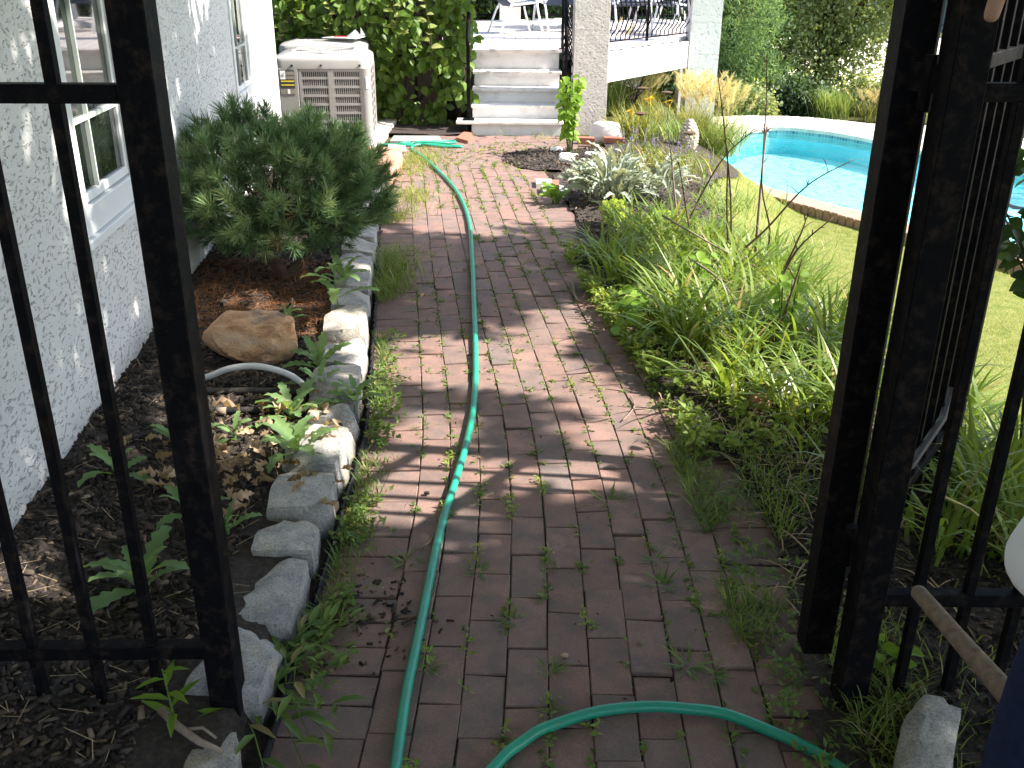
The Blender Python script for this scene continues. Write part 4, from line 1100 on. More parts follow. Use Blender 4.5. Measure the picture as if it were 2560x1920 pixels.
J = [(cx, cy, .93, (.15, .11)), (cx, cy, 1.12, (.135, .10)), (cx, cy, 1.32, (.165, .11)), (cx, cy, 1.47, (.07, .065)), (cx, cy + .015, 1.55, (.055, .06)), (cx, cy + .03, 1.66, (.078, .095)), (cx, cy + .03, 1.75, (.06, .075)),
     (cx - .10, cy, .86, .088), (cx - .12, cy + .01, .50, .062), (cx - .13, cy - .02, .10, .04), (cx - .135, cy + .10, .04, (.036, .04)), (cx - .135, cy + .19, .03, .03),
     (cx + .10, cy, .86, .088), (cx + .12, cy + .01, .50, .062), (cx + .13, cy - .02, .10, .04), (cx + .135, cy + .10, .04, (.036, .04)), (cx + .135, cy + .19, .03, .03),
     (cx - .17, cy, 1.41, .06), (cx - .20, cy - .10, 1.14, .043), (cx - .13, cy - .16, .90, .034), (cx - .115, cy - .18, .685, (.040, .022)),
     (cx + .17, cy, 1.41, .06), (cx + .16, cy + .27, 1.40, .044), (cx + .02, cy + .54, 1.635, .033), (cx - .035, cy + .70, 1.665, (.022, .036))]
Ed = [(0, 1), (1, 2), (2, 3), (3, 4), (4, 5), (5, 6), (0, 7), (7, 8), (8, 9), (9, 10), (10, 11), (0, 12), (12, 13), (13, 14), (14, 15), (15, 16), (2, 17), (17, 18), (18, 19), (19, 20), (2, 21), (21, 22), (22, 23), (23, 24)]
skin_body('body', J, Ed, 'skin', per)
hp = Vector((cx - .035, cy + .70, 1.665))     # gripping hand: palm behind the left of the post top
for nm_, pts, r0 in (('thumb', [(.0, .01, .0), (-.02, .018, -.045), (-.034, .026, -.095), (-.038, .032, -.145)], .0165),
                     ('finger', [(.0, .03, .01), (-.03, .075, .006), (-.035, .115, .002), (.0, .135, .0)], .0100),
                     ('finger', [(.0, .03, .026), (-.03, .08, .026), (-.035, .12, .024), (.004, .14, .022)], .0102),
                     ('finger', [(.0, .03, -.008), (-.03, .07, -.014), (-.033, .108, -.018), (.0, .128, -.02)], .0095),
                     ('finger', [(.0, .025, -.022), (-.026, .06, -.034), (-.03, .095, -.04), (-.004, .115, -.042)], .0082)):
    js = [(hp.x + a, hp.y + b_, hp.z + c_, r0 * (1.05 - .08 * i)) for i, (a, b_, c_) in enumerate(pts)]
    f_ = skin_body(nm_, js, [(0, 1), (1, 2), (2, 3)], 'skin', per)
    if nm_ == 'thumb':
        MB().box(-.006, .006, -.0012, .0012, -.008, .008, Matrix.Translation((hp.x - .003, hp.y + .036, hp.z - .132)), .001).obj('nail', 'tool_wood', f_) if False else None
hp2 = Vector((cx - .115, cy - .18, .72))
for i, (dx, dz_) in enumerate(((-.012, .0), (.008, -.004), (.028, -.002), (-.03, .006))):
    js = [(hp2.x + dx, hp2.y + .0, hp2.z, .0095), (hp2.x + dx + .004, hp2.y + .035, hp2.z - .045, .009), (hp2.x + dx + .006, hp2.y + .02, hp2.z - .085 + dz_, .0085), (hp2.x + dx + .006, hp2.y - .015, hp2.z - .085 + dz_, .0075)]
    skin_body('finger', js, [(0, 1), (1, 2), (2, 3)], 'skin', per)
skin_body('thumb', [(hp2.x + .02, hp2.y - .01, hp2.z, .011), (hp2.x + .035, hp2.y - .03, hp2.z - .03, .010), (hp2.x + .03, hp2.y - .035, hp2.z - .065, .009)], [(0, 1), (1, 2)], 'skin', per)
# trousers and shirt
q = [(cx, cy, .98, (.165, .125)), (cx, cy, .90, (.165, .125)), (cx - .11, cy, .80, .110), (cx - .125, cy + .01, .50, .094), (cx - .135, cy - .01, .07, .082), (cx + .11, cy, .80, .110), (cx + .125, cy + .01, .50, .094), (cx + .135, cy - .01, .07, .082)]
skin_body('trousers', q, [(0, 1), (1, 2), (2, 3), (3, 4), (1, 5), (5, 6), (6, 7)], 'navy_cloth', per, 2, 1)
q = [(cx, cy, .865, (.285, .16)), (cx, cy, .95, (.29, .16)), (cx, cy, 1.12, (.165, .122)), (cx, cy, 1.32, (.185, .128)), (cx, cy, 1.46, (.08, .075)), (cx - .18, cy, 1.41, .075), (cx - .215, cy - .06, 1.22, .068), (cx + .18, cy, 1.41, .075), (cx + .185, cy + .13, 1.36, .068)]
skin_body('shirt', q, [(0, 1), (1, 2), (2, 3), (3, 4), (3, 5), (5, 6), (3, 7), (7, 8)], 'shirt', per, 3, 3)
skin_body('hair', [(cx, cy - .02, 1.68, (.084, .09)), (cx, cy + .0, 1.76, (.08, .095)), (cx, cy + .01, 1.80, (.05, .06))], [(0, 1), (1, 2)], 'hair', per)
for sx in (-1, 1):
    MB().lathe([(.0, 0), (.011, .004), (.011, .012), (0, .016)], (0, 0, 0), 8).obj('eye', 'sticker_white', per).matrix_basis = Matrix.Translation(Vector((cx + sx * .032, cy + .118, 1.665)) - root_loc(per))
for sx in (-1, 1): skin_body('ear', [(cx + sx * .074, cy + .015, 1.645, .010), (cx + sx * .086, cy + .008, 1.665, .014), (cx + sx * .084, cy + .008, 1.685, .012)], [(0, 1), (1, 2)], 'skin', per)
skin_body('mouth', [(cx - .022, cy + .118, 1.605, .006), (cx, cy + .124, 1.604, .0075), (cx + .022, cy + .118, 1.605, .006)], [(0, 1), (1, 2)], 'skin', per)
skin_body('nose', [(cx, cy + .11, 1.665, .010), (cx, cy + .145, 1.635, .013)], [(0, 1)], 'skin', per)
# wooden handle
hd_ = MB().tube([(.786, 1.548, .50), (.7855, 1.538, .502), (.774, 1.33, .545), (.766, 1.18, .577), (.757, .98, .612), (.750, .80, .642), (.744, .62, .672)], [.010, .0152, .0165, .0185, .0195, .0195, .018], 14).obj('tool_handle', 'tool_wood', None, True)
tag(hd_, 'weathered round wooden tool handle sticking out past the blue trousers', 'tool handle')

# ---------------------------------------------------------------- granite edging
edg = thing('stone_edging', 'row of rough grey granite blocks along the left side of the brick path', 'stone edging', (-.65, 4, 0))
stones = [(1.70, 1.94, .20, .14), (1.97, 2.25, .17, .12), (2.27, 2.46, .20, .13), (2.475, 2.71, .22, .15), (2.72, 2.965, .23, .16), (2.975, 3.10, .22, .135), (3.105, 3.24, .20, .15),
          (3.26, 3.56, .22, .17), (3.60, 3.95, .21, .15), (3.965, 4.31, .22, .165), (4.33, 4.62, .20, .15), (4.64, 4.93, .21, .155), (4.95, 5.28, .20, .14), (5.30, 5.62, .21, .15), (5.64, 5.95, .2, .14), (5.97, 6.3, .2, .15), (6.32, 6.62, .2, .14), (6.64, 6.95, .2, .15), (6.97, 7.3, .2, .14), (7.32, 7.65, .2, .15)]
def block_stone(sx, sy, sz, seed, cuts=4, div=8, lo=.98):
    bm = bmesh.new(); bmesh.ops.create_cube(bm, size=1); bmesh.ops.subdivide_edges(bm, edges=bm.edges[:], cuts=div - 1, use_grid_fill=True)
    V = np.array([v.co[:] for v in bm.verts]) * 2; F = np.array([[v.index for v in f.verts] for f in bm.faces]); bm.free()
    r = np.random.default_rng(seed)
    m = np.max(np.abs(V), axis=1, keepdims=True); ln = np.linalg.norm(V, axis=1, keepdims=True)
    V = V * (1 - .13 * np.clip(ln / m - 1, 0, 1))
    for i in range(cuts):
        d = r.normal(size=3); d[2] *= .6; d /= np.linalg.norm(d); over = V @ d - r.uniform(lo, lo + .2); V -= np.where(over > 0, over, 0)[:, None] * d
    V += V * (noise3(V, 1.5, seed)[:, None] * .05 + noise3(V, 5, seed + 1)[:, None] * .04 + noise3(V, 11, seed + 2)[:, None] * .018)
    V[:, 2] += .06 * r.normal() * V[:, 0] + .05 * r.normal() * V[:, 1]
    return V * np.array((sx, sy, sz)) / 2, F
for i, (a, b, wd, h) in enumerate(stones):
    yc = (a + b) / 2; V, F = block_stone(wd * .90, (b - a) * 1.03, .21, 100 + i)
    X = xl(yc) - .018 - wd / 2 + random.uniform(-.008, .008)
    r_ = math.radians(5 if yc > 3.3 else random.uniform(-6, 6)); V[:, :2] = V[:, :2] @ np.array([[math.cos(r_), math.sin(r_)], [-math.sin(r_), math.cos(r_)]])
    o = smoothauto(npobj('stone', V + np.array([X, yc, h - .128]), F, 'granite', edg, smooth=True), 32)
V, F = block_stone(.15, .20, .24, 131); r_ = .25; V[:, :2] = V[:, :2] @ np.array([[math.cos(r_), math.sin(r_)], [-math.sin(r_), math.cos(r_)]])
tag(npobj('granite_block', V + np.array([-.64, 1.515, -.03]), F, 'granite', smooth=True), 'pale granite block at the foot of the left fence post', 'stone')
V, F = block_stone(.115, .30, .20, 137); r_ = -.50; V[:, :2] = V[:, :2] @ np.array([[math.cos(r_), math.sin(r_)], [-math.sin(r_), math.cos(r_)]]); V[:, 2] -= V[:, 1] * -.1
tag(npobj('granite_block', V + np.array([.895, 1.585, -.01]), F, 'granite', smooth=True), 'long grey granite block in front of the right gate post', 'stone')
ed = MB(); n_ = 60
for i in range(n_):
    y = 1.3 + i * .07; 
    if i: ed.box(xl(y) - .004, xl(y) + .002, y - .075, y + .0, -.02, .028 + .006 * math.sin(i))
e_ = ed.obj('edging_strip', 'edging_plastic'); tag(e_, 'thin black plastic edging strip between the granite blocks and the path', 'edging')
# boulder
V, F = block_stone(.38, .28, .215, 23, 16, 16, .82); V += unit(V) * (noise3(V * np.array([1, 1, 2.0]), 24, 8)[:, None] * .004)
V[:, 2] += .02; low = V[:, 2] < -.02; V[low, 1] += .35 * (V[low, 2] + .02) * -1.0
V[:, 2] -= .10 * V[:, 0]
tag(smoothauto(npobj('boulder', V + np.array([-1.085, 3.76, .14]), F, 'boulder_rock', smooth=True), 26), 'orange tan boulder in the dark mulch below the pine shrub', 'boulder')
def catmull(p, n=6):
    p = [Vector((*q, 0)) if len(q) == 2 else Vector(q) for q in p]; out = []
    for i in range(len(p) - 1):
        a = p[max(i - 1, 0)]; b = p[i]; c = p[i + 1]; d = p[min(i + 2, len(p) - 1)]
        for k_ in range(n):
            t = k_ / n; out.append(.5 * ((2 * b) + (c - a) * t + (2 * a - 5 * b + 4 * c - d) * t * t + (3 * b - a - 3 * c + d) * t ** 3))
    out.append(p[-1]); return out
# pipes
cd = MB().tube(catmull([(-1.66, 3.60, .12), (-1.42, 3.50, .085), (-1.22, 3.46, .115), (-1.10, 3.44, .165), (-.98, 3.42, .185), (-.86, 3.40, .16), (-.79, 3.38, .115), (-.74, 3.37, .07)], 5), .0125, 10).obj('conduit', 'conduit', None, True)
tag(cd, 'white plastic pipe arching out of the mulch below the boulder', 'pipe')
bp_ = MB().tube([(-1.70, 3.40, .11), (-1.25, 3.36, .10), (-1.0, 3.36, .108), (-.80, 3.36, .10), (-.68, 3.37, .09)], .014, 9).obj('drip_pipe', 'black_pipe', None, True); tag(bp_, 'black irrigation pipe lying directly under the white arched pipe', 'pipe', 'irrigation pipes in the mulch')
bp_ = MB().tube([(-1.55, 3.20, .10), (-1.15, 3.19, .10), (-.92, 3.19, .105), (-.74, 3.18, .10)], .014, 9).obj('drip_pipe', 'black_pipe', None, True); tag(bp_, 'black irrigation pipe nearer the gate, with a pale patch, half covered by thistles', 'pipe', 'irrigation pipes in the mulch')
bp2 = MB().tube([(-1.085, 3.189, .1012), (-1.045, 3.189, .1017)], .0152, 9).obj('pale_sleeve', 'tan_stick', bp_, True)
stk = MB().bar((-.795, 3.30, .03), (-.775, 3.34, .17), .045, .012, None, .003).obj('stake', 'black_pipe'); tag(stk, 'flat black plastic stake at the end of the white pipe', 'stake')

# ---------------------------------------------------------------- hose: one hose from the coil to the loop at the gate
HZ = .0135
pts = [(-1.45, 9.52), (-1.22, 9.50), (-1.02, 9.47), (-.86, 9.52), (-.78, 9.60), (-.9, 9.66), (-1.06, 9.62), (-1.13, 9.54), (-1.02, 9.50), (-.84, 9.62), (-.66, 9.72), (-.58, 9.70), (-.66, 9.60), (-.82, 9.55), (-.95, 9.5), (-.72, 9.42), (-.5, 9.40), (-.62, 9.46), (-.86, 9.48), (-.97, 9.40), (-.955, 9.2), (-.857, 8.94), (-.632, 8.181), (-.431, 7.364), (-.305, 6.484), (-.244, 5.571), (-.207, 4.864), (-.172, 4.178), (-.153, 3.69), (-.153, 3.332), (-.168, 3.063), (-.189, 2.828), (-.216, 2.539), (-.229, 2.25), (-.239, 1.989), (-.246, 1.818), (-.246, 1.587), (-.24, 1.3), (-.23, 1.0), (-.20, .88), (-.17, 1.0), (-.12, 1.35), (-.095, 1.47), (-.026, 1.587), (.025, 1.647), (.1, 1.704), (.243, 1.756), (.373, 1.763), (.5, 1.741), (.621, 1.668), (.71, 1.587), (.78, 1.45), (.82, 1.25), (.80, 1.0)]
hp_ = catmull(pts, 6)
zz = []
for i, p in enumerate(hp_):
    z = HZ + .0005
    for j, q in enumerate(hp_):
        if j < i - 8 and (p.xy - q.xy).length < .03: z = max(z, .040)
    if (p - Vector((-.1, 9.5, 0))).length > .9 and p.y > 9.3: z += .03 * (p.x > -1.0 and p.y > 9.62)
    zz.append(z)
zz = np.convolve(np.pad(zz, 4, 'edge'), np.ones(9) / 9, 'valid')
hs = MB().tube([(p.x, p.y, z + .001 * math.sin(i * .9)) for i, (p, z) in enumerate(zip(hp_, zz))], .0132, 12).obj('garden_hose', 'hose', None, True)
tag(hs, 'long green garden hose running down the brick path and looping at the gate', 'garden hose')

# ---------------------------------------------------------------- pine shrub
pine = thing('pine_shrub', 'rounded dwarf pine shrub with bushy needle tufts in front of the air conditioner', 'shrub', (-1.22, 4.95, .08))
PC = np.array([-1.25, 5.05, .49])
mb = MB(); tips = []
base_ = Vector((-1.20, 4.86, .05))
trunk = [base_, base_ + Vector((-.01, .02, .07)), base_ + Vector((-.07, .06, .14)), base_ + Vector((-.13, .12, .22)), Vector((-1.30, 5.05, .40))]
mb.tube(trunk, [.034, .029, .026, .024, .02], 8)
mb.tube([base_ + Vector((-.01, .02, .05)), base_ + Vector((.10, .05, .13)), base_ + Vector((.2, .12, .24)), base_ + Vector((.28, .15, .42))], [.024, .02, .016, .012], 7)
mb.tube([base_ + Vector((-.06, .05, .13)), base_ + Vector((-.2, -.02, .20)), base_ + Vector((-.34, -.02, .33))], [.018, .014, .008], 6)
n_t = 720
d = rand_dirs(n_t, .18); lump = 1 + .16 * noise3(d, 3.2, 5) + .07 * noise3(d, 8, 6)
rad = lump * (.50 + .48 * rng.random(n_t) ** .55)
TP = PC + d * rad[:, None] * np.array([.60, .52, .33]); TP[:, 2] = np.maximum(TP[:, 2], .23 + .12 * rng.random(n_t))
low = TP[:, 2] < .36; TP[low, :2] = PC[:2] + (TP[low, :2] - PC[:2]) * .86
okk = TP[:, 0] > wall_x(TP[:, 1]) + .03; TP = TP[okk]; d = d[okk]; n_t = len(TP)
for i in range(0, n_t, 7):
    c_ = PC + (TP[i] - PC) * .25 + rng.normal(size=3) * .05 + np.array([0, 0, -.08]); m_ = (TP[i] + c_) / 2 + np.array([0, 0, -.04])
    mb.tube([c_, m_, TP[i]], [.009, .006, .004], 4, False)
mb.obj('trunk', 'bark', pine)
def tuft_mesh(seed, n=92, L=.062, mat='pine_needle'):
    r = np.random.default_rng(seed); t = r.random(n) ** .8
    P = np.stack([0 * t, t * .10, 0 * t], 1); az = r.random(n) * 6.283
    el = np.where(r.random(n) < .12, r.uniform(.9, 1.3, n), r.uniform(.25, .95, n) + .35 * t)
    D = np.stack([np.cos(az) * np.cos(el), np.sin(el), np.sin(az) * np.cos(el)], 1)
    Tn = np.array([(-.5, 0, 0), (.5, 0, 0), (.35, .6, .03), (-.35, .6, .03), (.06, 1, .0), (-.06, 1, .0)], float); Fn = np.array([(0, 1, 2, 3), (3, 2, 4, 5)])
    V, F = scatter(Tn, Fn, P, D, L * r.uniform(.75, 1.15, n), r.normal(size=(n, 3)), np.full(n, .0034))
    me = npmesh('needle_tuft', V, F); me.materials.append(MATS[mat]); return me
TM = [tuft_mesh(i, mat=('pine_needle', 'pine_needle_dark', 'pine_needle_pale', 'pine_needle', 'pine_needle_dark')[i]) for i in range(5)]; TMB = [tuft_mesh(9, 40, .055, 'brown_needle')]
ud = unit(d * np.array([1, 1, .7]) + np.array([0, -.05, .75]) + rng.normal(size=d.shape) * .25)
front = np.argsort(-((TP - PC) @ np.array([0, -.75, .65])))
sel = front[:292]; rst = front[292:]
put_leaves(pine, TM, TP[sel], ud[sel], rng.uniform(.95, 1.35, len(sel)), 'needle_tuft')
q = sel[(TP[sel][:, 2] < .42)][:5]
put_leaves(pine, TMB, np.array([(-1.16, 4.62, .30), (-1.12, 4.70, .42), (-1.05, 4.66, .26)]), np.array([(0, -.3, .3), (.2, -.5, .5), (.1, -.5, -.5)]), np.array([1.0, 1.1, .9]), 'brown_tuft')
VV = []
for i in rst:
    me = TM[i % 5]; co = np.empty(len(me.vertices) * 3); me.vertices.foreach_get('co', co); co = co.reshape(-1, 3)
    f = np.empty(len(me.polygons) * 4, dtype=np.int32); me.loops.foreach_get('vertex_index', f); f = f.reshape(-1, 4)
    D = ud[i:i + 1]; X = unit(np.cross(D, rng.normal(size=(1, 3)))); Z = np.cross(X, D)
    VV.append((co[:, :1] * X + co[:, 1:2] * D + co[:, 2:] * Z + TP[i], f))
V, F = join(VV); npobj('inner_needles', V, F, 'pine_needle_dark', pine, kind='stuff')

# ---------------------------------------------------------------- thistle weeds in the house bed
TH = []
for i in range(4):
    t_, f_ = lobed(5 + i % 2, .19 + .02 * (i % 3), .42, .25 + .1 * (i % 3), .10, .32)
    me = npmesh('leaf', t_, f_); me.materials.append(MATS['thistle_leaf']); TH.append(me)
def weed(label, x, y, z, size, n, spread=.35, meshes=None, name='thistle_weed', cat='weed', group='thistle weeds in the mulch', lead=0, kindname='leaf'):
    r = thing(name, label, cat, (x, y, z), group)
    az = np.arange(n) * 2.399 + random.random() * 6; up = spread + np.linspace(0, .75, n)
    D = np.stack([np.cos(az), np.sin(az), up], 1); P = np.tile(np.array([[x, y, z]]), (n, 1)) + np.stack([0 * az, 0 * az, np.linspace(0, .03, n)], 1)
    put_leaves(r, meshes or TH, P, D, size * .88 * rng.uniform(.7, 1.15, n) * np.linspace(1.1, .75, n), kindname, np.tile([[0, 0, 1.0]], (n, 1)) + rng.normal(size=(n, 3)) * .15)
    MB().tube([(x, y, z - .03), (x, y, z + .05)], [.006, .004], 6).obj('stem', 'thistle_leaf', r)
    return r
def bz(x, y): return LBZ + .01
for lab, (x, y), s, n in (('thistle weed sprouting just behind the orange boulder', (-1.037, 4.16), .13, 8),
        ('broad clump of thistle weed between the boulder and the granite edging', (-0.782, 3.611), .19, 12),
        ('bright thistle weed spilling over the granite edging onto the path', (-0.59, 3.272), .16, 12),
        ('thistle weed at the end of the white arched pipe', (-0.749, 3.415), .14, 9),
        ('dark flat thistle rosette beside the dry leaves, nearer than the pipes', (-0.797, 3.151), .19, 12),
        ('tall thistle weed leaning on the granite blocks by the dry leaves', (-0.72, 2.847), .20, 13),
        ('small pale thistle weed growing in the dry oak leaves', (-0.96, 2.98), .12, 7),
        ('thistle weed next to the house wall between two fence balusters', (-1.255, 2.696), .17, 8),
        ('thistle weed hidden partly behind the thick left fence post, midway down', (-0.939, 2.448), .17, 10),
        ('nearest thistle weed low down behind the fence balusters', (-0.973, 2.101), .19, 11),
        ('thistle weed just right of the left fence post', (-0.823, 2.386), .11, 7),
        ('thistle weed behind the left fence post beside the dry leaves', (-1.167, 2.959), .12, 6)):
    weed(lab, x, y, .09, s, n, .16)
tw = weed('tall thistle weed standing against the granite edging under the pine shrub', *(-0.872, 4.739), .09, .2, 7, .5)
x, y = (-0.797, 4.229)
tl_ = thing('thistle_weed', 'lanky thistle weed on thin stems beside the pine trunk and edging', 'weed', (x, y, .09), 'thistle weeds in the mulch')
MB().tube([(x, y, .06), (x - .02, y + .02, .2), (x - .03, y + .03, .34)], [.004, .003, .002], 5).obj('stem', 'thistle_leaf', tl_)
az = np.arange(9) * 2.4; put_leaves(tl_, TH, np.stack([x - .03 * np.linspace(.4, 1, 9), y + .03 * np.linspace(.4, 1, 9), .09 + np.linspace(.10, .25, 9)], 1), np.stack([np.cos(az), np.sin(az), .1 + 0 * az], 1), np.linspace(.2, .12, 9), 'leaf', np.tile([[0, 0, 1.0]], (9, 1)))
# crabgrass shoot behind the fence
x, y = (-0.729, 1.629)
cg = thing('grass_weed', 'upright grassy weed shoot between the fence baluster and the left post', 'weed', (x, y, .07))
MB().tube([(x, y, .04), (x - .005, y, .14), (x - .015, y + .01, .22)], [.003, .0025, .0015], 5).obj('stem', 'sprig_leaf', cg)
ml = npmesh('leaf', *LEAF_LANCE); ml.materials.append(MATS['bright_leaf'])
az = np.arange(9) * 2.3 + .4; put_leaves(cg, [ml], np.stack([x - .01 * np.linspace(0, 1, 9), y + 0 * az, .07 + np.linspace(.0, .15, 9)], 1), np.stack([np.cos(az), np.sin(az), .5 + 0 * az], 1), np.linspace(.10, .06, 9), 'leaf', np.tile([[0, 0, 1.0]], (9, 1)))

# ---------------------------------------------------------------- right bed: strap-leaved clumps
def clump_mesh(seed, n=34, L=(.26, .46), W_=.0165, mat='daylily_leaf', th=(.05, .55), th1=(.9, 2.1), seg=5, spread=.04, name='clump', prof=None):
    r = np.random.default_rng(seed)
    P = np.stack([r.normal(size=n) * spread, r.normal(size=n) * spread, np.full(n, -.01)], 1); az = r.random(n) * 6.283
    V, F = blades(P, az, r.uniform(*L, n), W_ * r.uniform(.7, 1.3, n), r.uniform(*th, n), r.uniform(*th1, n), seg, prof)
    me = npmesh(name, V, F); me.materials.append(MATS[mat]); me.shade_smooth(); return me
CM = [clump_mesh(200 + i, 30 + 3 * i) for i in range(5)]
CS = [clump_mesh(220 + i, 46, (.12, .26), .0065, 'grass_blade', (.05, .7), (.8, 2.0), 4, .05) for i in range(5)]
r = np.random.default_rng(5); cand = []
tries = 0
while len(cand) < 84 and tries < 6000:
    tries += 1
    y = r.uniform(2.55, 6.15); d_ = r.uniform(.04, 1.45); x = xr(y) + d_
    lim = .12 if y < 3.2 else .145
    if y < 3.0 and (x < 1.02 + (3.0 - y) * .3 or x > 1.75): continue
    if y > 5.6 and d_ < .2: continue
    if abs(x - (.72 + (y - 1.8) * .65)) < .10 and y < 2.95: continue
    if math.hypot(x - .97, y - 2.82) < .13: continue
    if all(math.hypot(x - a, y - b) > lim for a, b in cand): cand.append((x, y))
CL = []
for i, (x, y) in enumerate(cand):
    o = link('daylily_clump', CM[i % 5], None, None, (x, y, tz(x, y) + .02), (random.uniform(-.06, .06), random.uniform(-.06, .06), random.random() * 6.28))
    s_ = random.uniform(.75, 1.15) * (1.0 if x < xr(y) + 1.0 else .9); o.scale = (s_, s_, s_ * random.uniform(.85, 1.05))
    CL.append((o, x, y))
ORD = 'first second third fourth fifth sixth seventh eighth ninth tenth eleventh twelfth thirteenth fourteenth fifteenth sixteenth seventeenth eighteenth nineteenth twentieth twenty-first twenty-second twenty-third twenty-fourth twenty-fifth twenty-sixth twenty-seventh twenty-eighth twenty-ninth thirtieth'.split()
for rw, lo_, hi_ in (('edge of the brick path', -1, .5), ('middle line of the bed', .5, .95), ('lawn side of the bed', .95, 9)):
    row = sorted([c for c in CL if lo_ <= c[1] - xr(c[2]) < hi_], key=lambda c: c[2])
    for k_, (o, x, y) in enumerate(row):
        tag(o, '%s strap-leaved green clump from the gate along the %s' % (ORD[k_] if k_ < 30 else ('farthest', 'second farthest', 'third farthest', 'fourth farthest', 'fifth farthest', 'sixth farthest')[len(row) - 1 - k_] if len(row) - 1 - k_ < 6 else 'far', rw), 'plant', 'strap-leaved clumps in the garden bed')
# clumps along the fence on the right
for i, (x, y) in enumerate(((1.28, 2.42), (1.47, 2.36), (1.62, 2.6), (1.50, 2.75), (1.80, 2.5), (1.72, 2.95))):
    o = link('daylily_clump', CM[(i + 2) % 5], None, None, (x, y, tz(x, y) + .02), (0, 0, i * 1.1)); o.scale = (1, 1, 1)
    tag(o, '%s arching strap-leaved clump behind the right fence, counted from the gate post' % ORD[i], 'plant', 'strap-leaved clumps behind the right fence')
# grass and small weeds between them: uncountable
def grass_area(name, pts, L, W_, mat, th1=(.5, 1.6), seg=3, kind='stuff'):
    n = len(pts); az = rng.random(n) * 6.283
    V, F = blades(pts, az, rng.uniform(L[0], L[1], n), W_ * rng.uniform(.6, 1.3, n), rng.uniform(.0, .6, n), rng.uniform(*th1, n), seg)
    return npobj(name, V, F, mat, kind=kind, smooth=True)
n = 3600; y = rng.uniform(2.2, 6.3, n); x = xr(y) + rng.random(n) ** .8 * 1.6 - .02
P = np.stack([x, y, T(x, y) + .01], 1); keep = (noise3(P[:, :2], 4.5, 31) > -.25) & ~((y < 2.75) & (x < 1.3))
grass_area('bed_grass', P[keep], (.08, .24), .006, 'grass_blade')
P = np.stack([x, y, T(x, y) + .02], 1)[:500]; D = rand_dirs(len(P), .4); D[:, 2] *= .4
V, F = blades(P, rng.random(len(P)) * 6.28, rng.uniform(.12, .34, len(P)), .007, rng.uniform(.9, 1.5, len(P)), rng.uniform(1.3, 2.0, len(P)), 4); npobj('dry_blades', V, F, 'dry_straw', kind='stuff')
# fringe weeds at the path margins
def fringe(n, y0, y1, side, wid):
    y = rng.uniform(y0, y1, n); e = xr(y) if side > 0 else xl(y)
    return np.stack([e + side * (rng.random(n) ** 2 * wid * 1.0 - wid * .55), y, np.full(n, .0)], 1)
P = fringe(2600, 1.35, 3.1, 1, .42); P = P[noise3(P[:, :2], 6, 41) > .0]
grass_area('margin_grass', P, (.05, .13), .004, 'sprig_leaf', (.7, 1.9))
P = fringe(2600, 4.1, 7.2, -1, -.30); P[:, 0] = xl(P[:, 1]) + np.abs(rng.normal(size=len(P))) * .11; P = P[noise3(P[:, :2], 4, 42) > .05]
grass_area('margin_grass', P, (.06, .19), .0045, 'grass_blade', (.8, 2.0))
P = fringe(1300, 1.5, 4.2, -1, .1); P[:, 0] = xl(P[:, 1]) + .01 + np.abs(rng.normal(size=len(P))) * .045; P = P[noise3(P[:, :2], 5, 43) > .05]
grass_area('margin_grass', P, (.03, .09), .005, 'sprig_leaf', (.6, 1.8))
def sprigs(name, P, size, mat, N=(0, 0, 1)):
    n = len(P); k_ = 4; Q = np.repeat(P, k_, 0) + rng.normal(size=(n * k_, 3)) * np.array([.008, .008, .003]); Q[:, 2] = np.abs(Q[:, 2] - np.repeat(P[:, 2], k_)) + np.repeat(P[:, 2], k_)
    D = rand_dirs(n * k_); D[:, 2] = np.abs(D[:, 2]) * .5
    V, F = scatter(*LEAF_SMALL, Q, D, rng.uniform(*size, n * k_), np.tile([list(N)], (n * k_, 1)) + rng.normal(size=(n * k_, 3)) * .3)
    return npobj(name, V, F, mat, kind='stuff', smooth=True)
P = fringe(600, 1.5, 4.3, -1, .1); P[:, 0] = xl(P[:, 1]) + .01 + np.abs(rng.normal(size=len(P))) * .05; P = P[noise3(P[:, :2], 5, 44) > .0]; P[:, 2] = rng.random(len(P)) * .05
sprigs('margin_weeds', P, (.014, .032), 'sprig_leaf')
P = fringe(1300, 3.0, 5.7, 1, .5); P[:, 0] += .12; P[:, 2] = rng.random(len(P)) * .09; P = P[noise3(P[:, :2], 5, 47) > -.2]; sprigs('bed_weeds', P, (.018, .05), 'joint_leaf')
P = fringe(600, 1.4, 5.0, 1, .3); P[:, 2] = rng.random(len(P)) * .03; sprigs('margin_weeds', P, (.012, .03), 'sprig_leaf')
n = 1500; y = rng.uniform(1.45, 3.2, n); P = np.stack([xr(y) + np.abs(rng.normal(size=n)) * .16 - .03, y, np.zeros(n)], 1); P = P[noise3(P[:, :2], 5, 48) > -.15]; grass_area('margin_grass', P, (.05, .15), .0045, 'grass_blade', (.8, 2.0))
